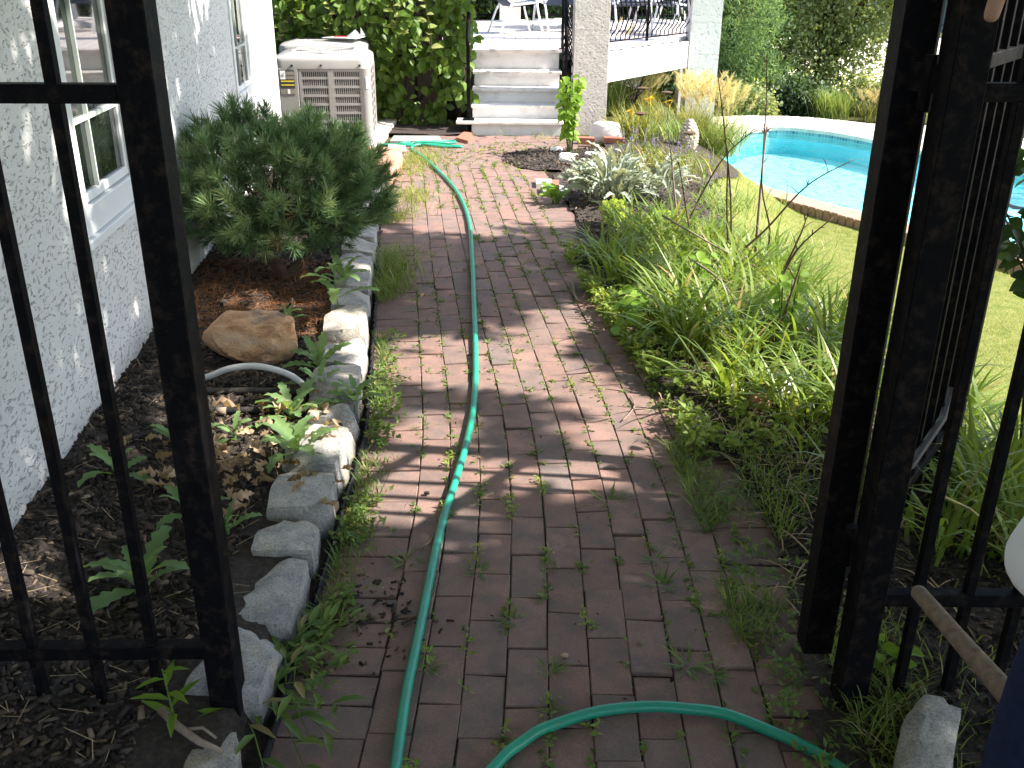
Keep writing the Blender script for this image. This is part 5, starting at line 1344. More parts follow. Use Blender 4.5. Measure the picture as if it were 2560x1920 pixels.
# weeds in the joints
JP = []
for jl in JOINTS:
    for _ in range(230):
        i = rng.integers(40, len(jl)); JP.append((jl[i][0] + rng.normal() * .004, jl[i][1] + rng.normal() * .01, -.004))
for c in cells:
    if rng.random() < .30:
        u_ = rng.uniform(-.05, .05); dirx = np.array([math.cos(c[2]), math.sin(c[2])]); L_ = .107
        p = np.array([c[0], c[1]]) + dirx * L_ + np.array([-dirx[1], dirx[0]]) * u_
        for _ in range(3): JP.append((p[0] + rng.normal() * .012 * -dirx[1], p[1] + rng.normal() * .012 * dirx[0], -.004))
JP = np.array(JP); dens = noise3(JP[:, :2], 2.6, 51); JP = JP[(dens > -.25) & (rng.random(len(JP)) < .8)]
far_ = JP[:, 1] > 5.5
sprigs('joint_weeds', JP[~far_], (.009, .025), 'sprig_leaf'); sprigs('joint_weeds', JP[far_], (.012, .03), 'sprig_leaf')
cl_ = []
for _ in range(150):
    jl = JOINTS[rng.integers(0, len(JOINTS))]; i = rng.integers(60, len(jl)); c_ = jl[i]
    if noise3(np.array([c_]), 1.7, 52)[0] < -.2: continue
    for _ in range(rng.integers(2, 9)): cl_.append((c_[0] + rng.normal() * .007, c_[1] + rng.normal() * .022, abs(rng.normal()) * .006))
sprigs('joint_weeds', np.array(cl_), (.007, .021), 'joint_leaf')
# yellow-green grass over the sunlit bricks near the steps
n = 3400; P = np.stack([rng.uniform(-1.15, .95, n), rng.uniform(7.3, 10.25, n), np.zeros(n)], 1)
dd = noise3(P[:, :2], 3.0, 61) + .55 * (np.hypot((P[:, 0] + .95) / .35, (P[:, 1] - 8.9) / .8) < 1) + .25 * (P[:, 1] > 9.3) + .5 * (np.hypot((P[:, 0] + .80) / .25, (P[:, 1] - 7.25) / .4) < 1); P = P[dd > .62]
grass_area('path_grass', P, (.02, .06), .006, 'lawn_blade', (.7, 1.9), 2)
n = 1500; P = np.stack([rng.normal(size=n) * .16 - .92, rng.normal(size=n) * .38 + 8.75, np.zeros(n)], 1); grass_area('path_grass', P[P[:, 0] > -.98], (.03, .08), .006, 'lawn_blade', (.7, 1.9), 2)
n = 500; P = np.stack([rng.normal(size=n) * .12 - .80, rng.normal(size=n) * .16 + 7.25, np.zeros(n)], 1); grass_area('path_grass', P, (.03, .09), .006, 'lawn_blade', (.7, 1.9), 2)
# larger tufts standing out on the path
TF = [clump_mesh(300 + i, 26, (.035, .085), .0055, 'sprig_leaf', (.5, 1.2), (1.2, 1.9), 3, .006, 'tuft') for i in range(4)]
tufts = [((0.323, 2.728), 1.5, 'largest crabgrass tuft on the right half of the path, spreading over two joints'), ((-0.095, 2.336), 1.0, 'crabgrass tuft right of the straight hose, middle of the near path'), ((0.429, 2.27), 1.25, 'leafy upright weed tuft on the right of the near path'), ((0.428, 2.394), .9, 'tuft with dry seed stalks just above the upright weed on the right'), ((-0.407, 2.994), .9, 'flat grass tuft near the granite edging on the left of the path'), ((-0.307, 2.374), 1.1, 'dark crabgrass tuft left of the hose by the loose mulch'), ((0.099, 1.907), .9, 'crabgrass tuft in the middle of the path just above the hose loop'), ((0.442, 1.933), 1.4, 'bluish grass tuft at right above the hose loop'), ((0.499, 1.889), 1.0, 'yellow green weed tuft right of the bluish tuft above the loop'), ((0.099, 1.76), .8, 'small tuft directly above the left part of the hose loop'), ((-0.21, 1.918), .9, 'weed tuft pressed against the right side of the hose near the bottom'), ((-0.001, 2.113), .9, 'tuft with a pale dead blade in the centre of the near path'), ((-0.341, 3.285), .9, 'bright yellow green tuft on the left of the path in the dappled light'), ((0.557, 3.462), .9, 'tuft at the right edge of the path by the dry curled leaf'), ((0.654, 2.645), 1.0, 'grass tuft at the right path edge by the dark mulch'), ((0.322, 3.741), .7, 'tuft beside the bright sun patch on the path')]
for i, ((x, y), s_, lab) in enumerate(tufts):
    o = link('crabgrass_tuft', TF[i % 4], None, None, (x, y, -.003), (0, 0, i * 1.3)); o.scale = (s_, s_, s_ * .8); tag(o, lab, 'weed', 'grass tufts on the brick path')
# sprawling weed at the lower left edge of the path
x, y = (-0.552, 1.845)
sw = thing('sprawling_weed', 'sprawling green crabgrass over the path edge by the left post', 'weed', (x, y, 0))
LC = npmesh('leaf', *LEAF_LANCE); LC.materials.append(MATS['sprig_leaf'])
mb = MB(); P = []; D = []
for i in range(16):
    a = random.uniform(-1.3, 2.2); L_ = random.uniform(.12, .26); p0 = Vector((x + random.uniform(-.07, .03), y + random.uniform(-.12, .12), .01)); p1 = p0 + Vector((math.cos(a) * L_ * .5, math.sin(a) * L_ * .5, .05)); p2 = p0 + Vector((math.cos(a) * L_, math.sin(a) * L_, .02))
    mb.tube([p0, p1, p2], [.002, .0017, .001], 4, False)
    for t in (.25, .5, .75, 1.0):
        q = p0.lerp(p1, t * 2) if t < .5 else p1.lerp(p2, t * 2 - 1); P.append(q); b_ = a + random.choice((-.7, .7, .2)); D.append((math.cos(b_), math.sin(b_), random.uniform(.1, .6)))
mb.obj('stem', 'sprig_leaf', sw); put_leaves(sw, [LC], np.array(P), np.array(D), rng.uniform(.05, .085, len(P)), 'leaf', np.tile([[0, 0, 1.0]], (len(P), 1)))
# broad-leaved creeper crossing the right path edge
x, y = (0.537, 4.409)
cr = thing('creeper', 'leafy creeper with broad leaves reaching over the right edge of the path', 'plant', (x, y, 0))
LB = npmesh('leaf', *LEAF_OVAL); LB.materials.append(MATS['bright_leaf']); LB.shade_smooth()
mb = MB(); P = []; D = []
for i in range(9):
    a = random.uniform(1.6, 4.6); L_ = random.uniform(.14, .34); p0 = Vector((x + .12 + random.uniform(-.03, .08), y + random.uniform(-.12, .14), .02)); p1 = p0 + Vector((math.cos(a) * L_ * .5, math.sin(a) * L_ * .5, .15)); p2 = p0 + Vector((math.cos(a) * L_, math.sin(a) * L_, .09))
    mb.tube([p0, p1, p2], [.0025, .002, .001], 4, False)
    for t in (.4, .6, .8, 1.0):
        q = p0.lerp(p1, t * 2) if t < .5 else p1.lerp(p2, t * 2 - 1); P.append(q); b_ = a + random.choice((-.8, .8, .1)); D.append((math.cos(b_), math.sin(b_), random.uniform(-.5, .1)))
mb.obj('stem', 'sprig_leaf', cr); put_leaves(cr, [LB], np.array(P), np.array(D), rng.uniform(.05, .08, len(P)), 'leaf', np.tile([[-.2, -.5, 1.0]], (len(P), 1)))
def leafy(name, label, x, y, z, h, n, size, mat, cat='plant', rad=.10, tmpl=None, droop=-.3, stems=5, group=None):
    r = thing(name, label, cat, (x, y, z), group); me = npmesh('leaf', *(tmpl or LEAF_OVAL)); me.materials.append(MATS[mat]); me.shade_smooth()
    mb = MB(); P = []; D = []
    for s_ in range(stems):
        a = s_ * 2.4; tip = Vector((x + math.cos(a) * rad * random.uniform(.3, 1), y + math.sin(a) * rad * random.uniform(.3, 1), z + h * random.uniform(.75, 1))); b_ = Vector((x + math.cos(a) * .015, y + math.sin(a) * .015, z - .02)); m_ = b_.lerp(tip, .5) + Vector((0, 0, .02))
        mb.tube([b_, m_, tip], [.005, .004, .002], 5, False)
        for j in range(max(1, n // stems)):
            t = .2 + .8 * (j + random.random()) / (n // stems); q = b_.lerp(m_, t * 2) if t < .5 else m_.lerp(tip, t * 2 - 1); aa = random.random() * 6.28; P.append(q); D.append((math.cos(aa), math.sin(aa), droop + random.uniform(-.3, .3)))
    mb.obj('stem', 'sprig_leaf', r); P = np.array(P); put_leaves(r, [me], P, np.array(D), rng.uniform(size * .7, size * 1.2, len(P)), 'leaf', np.tile([[-.1, -.45, 1.0]], (len(P), 1)) + rng.normal(size=(len(P), 3)) * .2)
    return r
x, y = (1.233, 4.083)
leafy('leafy_weed', 'upright bright green leafy weed inside the strap-leaved bed near the gate', x, y, -.02, .40, 40, .062, 'bright_leaf', rad=.09)
leafy('leafy_weed', 'low leafy weed in the bed below the dead stalks', *(0.939, 4.733), .02, .3, 30, .065, 'bright_leaf', rad=.12)
leafy('basil_plant', 'tall light green leafy plant in the mulch ring at the foot of the steps', .52, 9.0, .04, .74, 130, .085, 'bright_leaf', rad=.16, stems=8, droop=-.5)
leafy('chartreuse_plant', 'small round chartreuse yellow plant in front of the silver plant', *(0.675, 6.349), .0, .19, 170, .05, 'chartreuse_leaf', rad=.10, stems=16, droop=.1)
leafy('green_seedlings', 'low yellow green seedlings right of the chartreuse plant', *(1.042, 6.41), .0, .09, 40, .06, 'chartreuse_leaf', rad=.16, stems=10, droop=.2)
leafy('dandelion', 'bright green broad-leaved weed by the slate slabs and silver plant', *(0.313, 7.057), .0, .12, 26, .12, 'bright_leaf', rad=.08, stems=6, droop=.3, tmpl=TH and lobed(4, .2, .35))
leafy('fence_seedling', 'small bright seedling in the dark mulch right of the right fence baluster', *(1.446, 2.377), .0, .07, 7, .05, 'bright_leaf', rad=.02, stems=2, droop=.4)
leafy('gate_weed', 'yellow green leafy weed at the foot of the right gate post', *(0.936, 1.877), .0, .14, 16, .038, 'bright_leaf', rad=.06, stems=4, droop=.2)
# branch with dark leaves entering at the right
x, y, z = 1.62, 2.95, tz(1.62, 2.95)
sh = thing('leafy_shrub', 'dark leafy shrub branch beside the fence at the right edge, in front of the pool', 'shrub', (1.72, 2.95, z))
mb = MB(); P = []; D = []
for i in range(10):
    a = 2.2 + i * .3; tip = Vector((1.72 + math.cos(a) * random.uniform(.15, .34), 2.95 + math.sin(a) * .22, random.uniform(.85, 1.30))); b_ = Vector((1.80, 3.0, z)); m_ = b_.lerp(tip, .6) + Vector((.08, 0, .1)); mb.tube([b_, m_, tip], [.008, .005, .002], 5, False)
    for j in range(9):
        q = m_.lerp(tip, j / 8); aa = random.random() * 6.28; P.append(q); D.append((math.cos(aa), math.sin(aa), -.5))
mb.obj('stem', 'bark', sh); lm = npmesh('leaf', *LEAF_OVAL); lm.materials.append(MATS['dark_leaf']); lm.shade_smooth(); put_leaves(sh, [lm], np.array(P), np.array(D), rng.uniform(.055, .09, len(P)), 'leaf')
# silver plants
SL = []
for i in range(3):
    t_, f_ = lobed(9, .12, .5, .55, .12, .45); me = npmesh('leaf', t_, f_); me.materials.append(MATS['silver_leaf']); SL.append(me)
def silver(label, x, y, n, size, rad):
    r = thing('silver_plant', label, 'plant', (x, y, 0), 'silver leaved plants'); P = []; D = []
    az = rng.random(n) * 6.283; rr = rad * np.sqrt(rng.random(n)); up = rng.uniform(.3, 2.2, n) * (1.2 - rr / rad * .5)
    P = np.stack([x + np.cos(az) * rr, y + np.sin(az) * rr * .8, .02 + rng.random(n) * .20 * (1 - rr / rad * .7)], 1); D = np.stack([np.cos(az) + rng.normal(size=n) * .3, np.sin(az) + rng.normal(size=n) * .3, up], 1)
    put_leaves(r, SL, P, D, size * rng.uniform(.7, 1.2, n), 'leaf', np.tile([[0, -.2, 1.0]], (n, 1)) + rng.normal(size=(n, 3)) * .3)
    MB().tube([(x, y, -.02), (x, y, .12)], [.02, .01], 6).obj('crown_stem', 'bark', r); return r
silver('larger silver grey plant with feathery toothed leaves, left of the dead stalks', .72, 7.10, 150, .25, .20)
silver('smaller silver grey plant to the right of the larger one', 1.06, 7.2, 80, .21, .16)
silver('small silver tuft above the larger silver plant, below the salvia', .86, 8.0, 28, .16, .1)

# ---------------------------------------------------------------- dead stalks
def stalk(label, pts, r0, mat='dead_stem', twigs=0, seed=0):
    rr_ = random.Random(seed); P = [Vector(p) for p in pts]
    C_ = catmull([tuple(p) for p in P], 5); n = len(C_); r0 *= 1.35
    mb = MB().tube(C_, [r0 * (1 - .72 * i / (n - 1)) for i in range(n)], 6)
    for i in range(twigs):
        q = C_[int(n * rr_.uniform(.45, .97))]; d = Vector((rr_.uniform(-1, 1), rr_.uniform(-.6, .6), rr_.uniform(.3, 1.1))).normalized() * rr_.uniform(.03, .10)
        mb.tube([q, q + d * .6 + Vector((0, 0, .01)), q + d], [r0 * .35, r0 * .28, r0 * .2], 5)
    o = mb.obj('dead_stalk', mat, None, True); return tag(o, label, 'dead stalk', 'dead stalks in the garden bed')
K = lambda px, py: None
stalk('dead stalk rising left of the pine cone finial, dark brown and kinked', [(1.625, 5.4, -0.164), (1.633, 5.4, 0.184), (1.636, 5.45, 0.374), (1.614, 5.5, 0.403)] if False else [(1.052, 5.6, -0.234), (1.063, 5.6, 0.085), (1.019, 5.65, 0.324), (0.971, 5.7, 0.56)], .006, twigs=5, seed=1)
stalk('dead stalk crossing another in an X, leaning right, ending in a forked tip', [(1.059, 5.9, 0.033), (1.124, 5.9, 0.24), (1.268, 5.9, 0.539), (1.415, 5.9, 0.692)], .0065, twigs=6, seed=2)
stalk('straight thin dark stalk right behind the forked crossing stalk', [(1.266, 5.5, 0.086), (1.232, 5.5, 0.36), (1.215, 5.5, 0.598), (1.205, 5.5, 0.676)], .005, seed=3)
stalk('tall thin dead stalk with a swollen dark tip reaching up to the pine tree', [(1.302, 5.5, -0.141), (1.256, 5.5, 0.36), (1.179, 5.5, 0.778), (1.117, 5.5, 1.062)], .0055, twigs=3, seed=4)
stalk('tall dark stalk rising past the left end of the pool water', [(1.516, 5.6, -0.113), (1.526, 5.6, 0.173), (1.449, 5.6, 0.448), (1.449, 5.7, 0.879), (1.421, 5.7, 1.157)], .0055, twigs=4, seed=5)
stalk('thick grey purple stalk in front of the pool', [(1.485, 5.7, -0.026), (1.474, 5.7, 0.232), (1.465, 5.7, 0.617), (1.466, 5.7, 0.775)], .009, 'grey_stem', 9, 6)
stalk('pale grey stalk standing by the silver plant', [(1.101, 6.2, -0.046), (1.05, 6.2, 0.23), (1.006, 6.2, 0.497), (0.978, 6.2, 0.642)], .007, 'grey_stem', 5, 7)
stalk('long bare stalk leaning right over the pool water, ending in twigs', [(1.215, 5.2, 0.115), (1.384, 5.2, 0.275), (1.593, 5.2, 0.532), (1.824, 5.2, 0.67)], .006, 'dead_stem', 6, 8)
stalk('bare brown stalk leaning right towards the pool coping near the gate', [(1.307, 4.6, 0.097), (1.398, 4.6, 0.336), (1.553, 4.6, 0.499)], .006, 'dead_stem', 3, 9)
stalk('short forked stalk in front of the lawn', [(1.427, 4.9, 0.127), (1.498, 4.9, 0.34), (1.516, 4.9, 0.426)], .0055, 'dead_stem', 4, 10)
stalk('reddish brown stalk leaning across the near end of the bed', [(1.138, 4.0, 0.01), (1.19, 4.0, 0.186), (1.243, 4.0, 0.46)], .0075, 'dead_stem', 2, 11)
stalk('dry stalk lying slantwise over the green clumps', [(0.832, 5.3, 0.337), (1.142, 5.1, 0.196), (1.353, 4.9, 0.127)], .005, 'tan_stick', 2, 12)
stalk('thin tan stalk curving through the middle of the bed', [(0.917, 4.7, 0.245), (1.0, 4.4, 0.23), (1.052, 4.1, 0.149)], .0045, 'tan_stick', 1, 13)
x1 = stalk('bent dry stem lying on the right half of the path', [(*(0.333, 5.129), .012), (*(0.332, 4.841), .01), (*(0.363, 4.75), .014), (*(0.491, 4.783), .02), (*(0.663, 4.849), .05)], .0065, 'tan_stick', 2, 14)
tw_ = MB().tube([(*(-0.761, 1.635), .11), (*(-0.712, 1.594), .105), (*(-0.655, 1.555), .10), (*(-0.601, 1.536), .09)], [.009, .009, .008, .006], 7)
tw_.tube([(*(-0.699, 1.583), .105), (*(-0.654, 1.584), .11), (*(-0.621, 1.565), .10)], [.005, .004, .003], 5)
tag(tw_.obj('twig', 'tan_stick', None, True), 'forked grey twig lying in the mulch behind the left fence', 'twig')
for i, (a, b_, c_, lab) in enumerate((((1205,897), (1240,880), (1259,860), 'pale curved twig on the bricks left of the hose'), ) if False else (((904,1190), (925,1178), (938,1160), 'pale curved twig on the bricks left of the hose near the mulch spill'), ((1240,905), (1280,912), (1320,905), 'thin curved twig in the sun patch right of the hose'), ((1345,910), (1368,880), (1362,860), 'thin curly twig near the right margin of the path'))):
    m = MB().tube(catmull([(*gp, .008) for gp in (({0: [(-0.276, 2.433), (-0.249, 2.464), (-0.235, 2.51)], 1: [(0.241, 3.356), (0.31, 3.324), (0.385, 3.359)], 2: [(0.426, 3.33), (0.486, 3.458), (0.482, 3.557)]})[i])], 5), .0028, 5)
    tag(m.obj('twig', 'tan_stick', None, True), lab, 'twig')
# rubble stones in the bed
for i, (gp, s_, h, lab, mt) in enumerate((((1.08, 3.544), (.12, .09, .10), .04, 'pale grey broken stone in the bed by the near end of the strap-leaved clumps', 'white_stone'), ((1.119, 3.456), (.14, .07, .07), .03, 'tan broken stone leaning beside the pale grey one', 'tan_rock'), ((0.975, 3.432), (.09, .08, .09), .035, 'orange brown stone left of the pale grey broken stone', 'boulder_rock'), ((0.904, 3.573), (.08, .06, .07), .03, 'small whitish stone at the left of the rubble', 'white_stone'))):
    V, F = rocky(s_, 80 + i, 2, 9, .05, .7); o = npobj('rubble_stone', V + np.array([gp[0], gp[1], h + .0]), F, mt if mt in MATS else 'concrete', smooth=False); tag(o, lab, 'stone', 'broken stones in the garden bed')

# ---------------------------------------------------------------- ornamental grasses, flowers, finial
def fountain(label, x, y, z, n, L, mat, plume_n, plume_L, seed, wdt=.007, bend=(.9, 2.0), plume_mat='plume', spread=.09, th=(.0, .45)):
    r_ = thing('ornamental_grass', label, 'ornamental grass', (x, y, z), 'ornamental grasses'); r = np.random.default_rng(seed)
    P = np.stack([r.normal(size=n) * spread, r.normal(size=n) * spread, 0 * np.zeros(n)], 1); az = r.random(n) * 6.283
    V, F = blades(P, az, r.uniform(L * .6, L, n), wdt * r.uniform(.6, 1.3, n), r.uniform(*th, n), r.uniform(*bend, n), 5)
    link('blades', npmesh('blades', V, F), mat, r_, smooth=True)
    if plume_n:
        P = np.stack([r.normal(size=plume_n) * spread * .7, r.normal(size=plume_n) * spread * .7, np.zeros(plume_n)], 1); az = r.random(plume_n) * 6.283
        m = MB(); VV = []
        for i in range(plume_n):
            a = az[i]; t0 = r.uniform(.03, .35); Ls = plume_L * r.uniform(.75, 1.05); b_ = Vector(P[i]); h = Vector((math.cos(a), math.sin(a), 0)); tip = b_ + h * math.sin(t0) * Ls + Vector((0, 0, math.cos(t0) * Ls)); m.tube([b_, tip], [.0018, .001], 3, False)
            k_ = 60; tt = r.random(k_) ** .8; end = tip + h * .16 * r.uniform(.3, 1) + Vector((0, 0, .16))
            ctr = np.array(tip) * (1 - tt[:, None]) + np.array(end) * tt[:, None]; D = np.stack([r.normal(size=k_) * .5 + h.x * .8, r.normal(size=k_) * .5 + h.y * .8, np.full(k_, .8)], 1)
            VV.append(scatter(np.array([(-.5, 0, 0), (.5, 0, 0), (.2, 1, 0), (-.2, 1, 0)], float), np.array([(0, 1, 2, 3)]), ctr, D, r.uniform(.035, .075, k_), r.normal(size=(k_, 3)), np.full(k_, .0035)))
        m.local('stalks', plume_mat, r_); V, F = join(VV); link('plumes', npmesh('plumes', V, F), plume_mat, r_)
    return r_
def gz(x, y): return tz(x, y) + .0
fountain('tan plumed ornamental grass under the deck, between the pillars', 1.62, 12.3, gz(1.62, 12.3) - .05, 380, .46, 'olive_blade', 46, .36, 1)
fountain('straw coloured plumed grass in front of the right white pillar', 2.16, 11.9, gz(2.16, 11.9), 160, .4, 'olive_blade', 55, .52, 2, th=(0, .6))
fountain('green fountain grass spilling in front of the left end of the pool', 2.18, 10.5, gz(2.18, 10.5), 700, .82, 'fountain_blade', 60, .62, 3, .006, (1.2, 2.3), spread=.12)
fountain('yellowing iris-like clump right of the big white rock', 1.22, 10.0, gz(1.22, 10.0), 200, .46, 'olive_blade', 0, 0, 4, .013, (.5, 1.6))
fountain('green and orange grassy clump in front of the deck fascia', 1.72, 10.9, gz(1.72, 10.9), 300, .38, 'olive_blade', 0, 0, 5, .010, (.8, 2.0), spread=.2)
fountain('green grassy clump just left of the pine cone finial', 1.50, 10.1, gz(1.50, 10.1), 300, .32, 'fountain_blade', 0, 0, 6, .009, (.8, 2.0), spread=.22)
fountain('dry grass tuft growing right behind the pine cone finial', 1.95, 10.5, gz(1.95, 10.5), 250, .6, 'olive_blade', 26, .58, 7)
fountain('green striped grass beside the left under-deck pillar', 1.15, 12.0, gz(1.15, 12.0), 200, 1.0, 'fountain_blade', 6, .9, 8, .012)
fountain('sunny yellow green grass mound on the slope between the bed and the lawn', 1.62, 7.9, gz(1.62, 7.9), 420, .27, 'fountain_blade', 0, 0, 9, .008, (.9, 2.1), spread=.25)
fountain('yellowish trailing grass below the finial, above the silver plant', 1.35, 8.4, gz(1.35, 8.4), 420, .34, 'olive_blade', 0, 0, 10, .008, (.9, 2.2), spread=.24)
fountain('bright green grassy clump at the top of the lawn, beside the dead stalks', 1.75, 6.7, gz(1.75, 6.7), 300, .25, 'fountain_blade', 0, 0, 11, .010, (.7, 1.9), spread=.25)
# black twiggy dead bush under the deck
mb = MB()
for i in range(16):
    a = random.random() * 6.28; L_ = random.uniform(.25, .45); b_ = Vector((1.42, 11.9, gz(1.42, 11.9) + .05)); m_ = b_ + Vector((math.cos(a) * .08, math.sin(a) * .08, L_ * .6)); mb.tube([b_, m_, m_ + Vector((math.cos(a + .6) * .12, math.sin(a + .6) * .1, L_ * .4))], [.006, .005, .003], 4)
tag(mb.obj('dead_bush', 'dark_board'), 'black leafless twiggy bush in front of the under-deck pillar', 'bush')
# dry flower heads
for i, (x, y, h, lab) in enumerate(((1.30, 10.3, .46, 'dry brown flat flower head on a tall stem left of the orange grass'), (1.55, 10.3, .42, 'dry brown flat flower head right of the first one'), (1.62, 9.2, .22, 'cluster of brown flat seed heads at the foot of the finial'), (1.20, 9.6, .3, 'small dry seed head above the salvia'))):
    r_ = thing('seed_head', lab, 'seed head', (x, y, gz(x, y)), 'dry seed heads'); MB().tube([(0, 0, 0), (.02, 0, h * .6), (.03, 0, h)], [.005, .004, .003], 5).local('stem', 'tan_stick', r_)
    MB().lathe([(.008, h - .01), (.055, h + .004), (.06, h + .016), (.03, h + .024), (.004, h + .026)], (.03, 0, 0), 10).local('head', 'dead_stem', r_)
# orange lilies
for i, (x, y, h, lab) in enumerate(((1.40, 10.25, .38, 'orange yellow flower petal hanging on the grassy clump'), (1.62, 10.4, .34, 'orange blade shaped flower right of the first orange flower'), (1.18, 9.95, .3, 'orange flower low in the iris-like clump'))):
    me = npmesh('petal', *leaf_strip([(0, .05), (.4, .2), (1, .02)], .2, .3)); me.materials.append(MATS['orange_petal'])
    r_ = thing('orange_flower', lab, 'flower', (x, y, gz(x, y)), 'orange flowers'); MB().tube([(0, 0, 0), (0, 0, h)], .004, 5).local('stem', 'sprig_leaf', r_)
    put_leaves(r_, [me], np.array([[x, y, gz(x, y) + h]] * 4), np.array([(1, 0, .2), (-.8, .3, -.3), (.2, -1, .5), (0, -.3, -1.0)]), np.array([.05, .06, .05, .08]), 'petal')
# salvia
for i, (x, y, lab) in enumerate(((1.05, 8.9, 'purple salvia spike left, above the larger silver plant'), (1.22, 8.7, 'purple salvia spike in the middle, above the smaller silver plant'), (1.52, 8.7, 'purple salvia spike close below the finial'), (1.68, 8.3, 'purple salvia spike at right, above the sunny grass'), (1.82, 8.2, 'rightmost purple salvia spike'), (1.36, 8.3, 'low purple salvia spike between the silver plant and the finial'), (1.74, 8.8, 'purple salvia spike behind the dead stalks right of the finial foot'))):
    r_ = thing('salvia', lab, 'flower', (x, y, gz(x, y)), 'purple salvia flowers'); m = MB()
    for j in range(4):
        a = j * 2.4; h = random.uniform(.20, .32); tp = Vector((math.cos(a) * .06, math.sin(a) * .06, h)); m.tube([(math.cos(a) * .01, math.sin(a) * .01, 0), tp], [.002, .0015], 4)
        k_ = 26; t = rng.random(k_); P = np.array(tp) * 1.0 + np.stack([0 * t, 0 * t, -t * .10], 1); D = rand_dirs(k_, .2); V, F = scatter(*LEAF_SMALL, P, D, rng.uniform(.012, .02, k_)); link('flower_spike', npmesh('flower_spike', V, F), 'salvia', r_)
    m.local('stem', 'sprig_leaf', r_)
    P = rng.normal(size=(40, 3)) * np.array([.05, .05, .05]) + np.array([0, 0, .09]); V, F = scatter(*LEAF_OVAL, P, rand_dirs(40, .4), rng.uniform(.03, .05, 40)); link('foliage', npmesh('foliage', V, F), 'sprig_leaf', r_)
# pine cone finial
fx, fy = 1.735, 9.70; fz = -.17
fi = thing('pine_cone_finial', 'weathered stone pine cone finial on a small base in the garden bed', 'statue', (fx, fy, fz))
fi.scale = (.92, .92, .90)
MB().lathe([(.09, 0), (.09, .03), (.055, .05), (.05, .075), (.085, .10), (.10, .12), (.06, .125)], (0, 0, 0), 18).local('base', 'finial_stone', fi, smooth=False)
prof = lambda t: .112 * (math.sin(math.pi * (.12 + .86 * t)) ** .62) * (1 - .18 * t)
MB().lathe([(prof(t) * .94, .12 + .34 * t) for t in np.linspace(0, .97, 12)] + [(.0, .465)], (0, 0, 0), 18).local('core', 'finial_stone', fi, smooth=True)
sc = MB()
for i in range(10):
    t = .03 + i * .098; R_ = prof(t); nsc = max(5, int(13 * R_ / .11))
    for j in range(nsc):
        a = (j + .5 * (i % 2)) / nsc * 2 * math.pi; z = .125 + .34 * t; w_ = math.pi * R_ / nsc * .92; c_ = Vector((math.cos(a), math.sin(a), 0)); s_ = Vector((-math.sin(a), math.cos(a), 0)); hgt = .034
        b_ = c_ * R_ * .93 + Vector((0, 0, z)); R2 = prof(min(1, t + .1))
        tp = c_ * R2 * .93 + Vector((0, 0, z + hgt))
        q = [b_ - s_ * w_, b_ + s_ * w_, tp + s_ * w_ * .8, tp - s_ * w_ * .8]; mid = (b_ + tp) / 2 + c_ * .016 + Vector((0, 0, .003))
        sc.add(q + [mid], [(0, 1, 4), (1, 2, 4), (2, 3, 4), (3, 0, 4)])
sc.local('scales', 'finial_stone', fi, kind='stuff') if False else tag(sc.local('scales', 'finial_stone', fi), kind='stuff')

# ---------------------------------------------------------------- lawn blades, mulch chips, litter
n = 95000; x = rng.uniform(1.5, 6.2, n); y = 2.2 + 9.0 * rng.random(n) ** 1.15
k_ = (sd_poly(x, y, POOLS) > .27) & (x - xr(y) > 1.10 + .15 * np.sin(y * 2)) & (x < .60 * y + .9); x = x[k_]; y = y[k_]
P = np.stack([x, y, T(x, y)], 1); n = len(P)
V, F = blades(P, rng.random(n) * 6.283, rng.uniform(.018, .045, n) + .02 * (noise3(P[:, :2], 2.5, 71) > .35), .005, rng.uniform(.1, .9, n), rng.uniform(.7, 1.8, n), 1)
npobj('lawn_grass', V, F, 'lawn_blade', kind='stuff')
def chips(name, P, size, mat='mulch_chip', flat=.45):
    n = len(P); D = rng.normal(size=(n, 3)); D[:, 2] *= flat * .6
    Tm = np.array([(-.5, 0, 0), (.5, .04, 0), (.42, 1, .0), (-.38, .93, 0), (-.3, .1, .22), (.32, .08, .26), (.24, .9, .2), (-.2, .86, .24)], float); Fm = np.array([(4, 5, 6, 7), (0, 1, 5, 4), (1, 2, 6, 5), (2, 3, 7, 6), (3, 0, 4, 7)])
    N = rng.normal(size=(n, 3)) * .35 + np.array([0, 0, 1])
    L_ = rng.uniform(*size, n) * rng.uniform(.5, 1, n)
    Tm = Tm.copy()
    V, F = scatter(Tm, Fm, P, D, L_, N, L_ * rng.uniform(.22, .5, n)); return npobj(name, V, F, mat, kind='stuff')
n = 20000; y = .6 + 7.0 * rng.random(n) ** 1.5; wx = wall_x(y); x = wx + (xl(y) - .25 - wx) * rng.random(n); z = lbz(x, y) + .002
chips('mulch_chips', np.stack([x, y, z], 1), (.012, .045))
n = 9000; y = rng.uniform(1.4, 8.3, n); x = xr(y) - .02 + rng.random(n) ** 1.2 * 1.3; chips('mulch_chips', np.stack([x, y, rbz(x, y) + .002], 1), (.012, .04))
n = 3500; y = rng.uniform(1.4, 3.1, n); x = xr(y) + rng.random(n) * 1.1; chips('mulch_chips', np.stack([x, y, rbz(x, y) + .003], 1), (.012, .04))
n = 1500; a = rng.random(n) * 6.28; q = np.sqrt(rng.random(n)) * 1.03; x = .52 + .62 * q * np.cos(a); y = 8.85 + .55 * q * np.sin(a); chips('mulch_chips', np.stack([x, y, ringz(x, y) + .003], 1), (.02, .05))
n = 170; c0_ = np.array((-0.414, 2.119)); P = np.c_[rng.normal(size=(n, 2)) * np.array([.13, .11]) + c0_, np.full(n, .002)]; P = P[P[:, 0] > -.5]; chips('spilled_mulch', P, (.008, .035), 'black_pipe' if False else 'mulch_chip', .1)
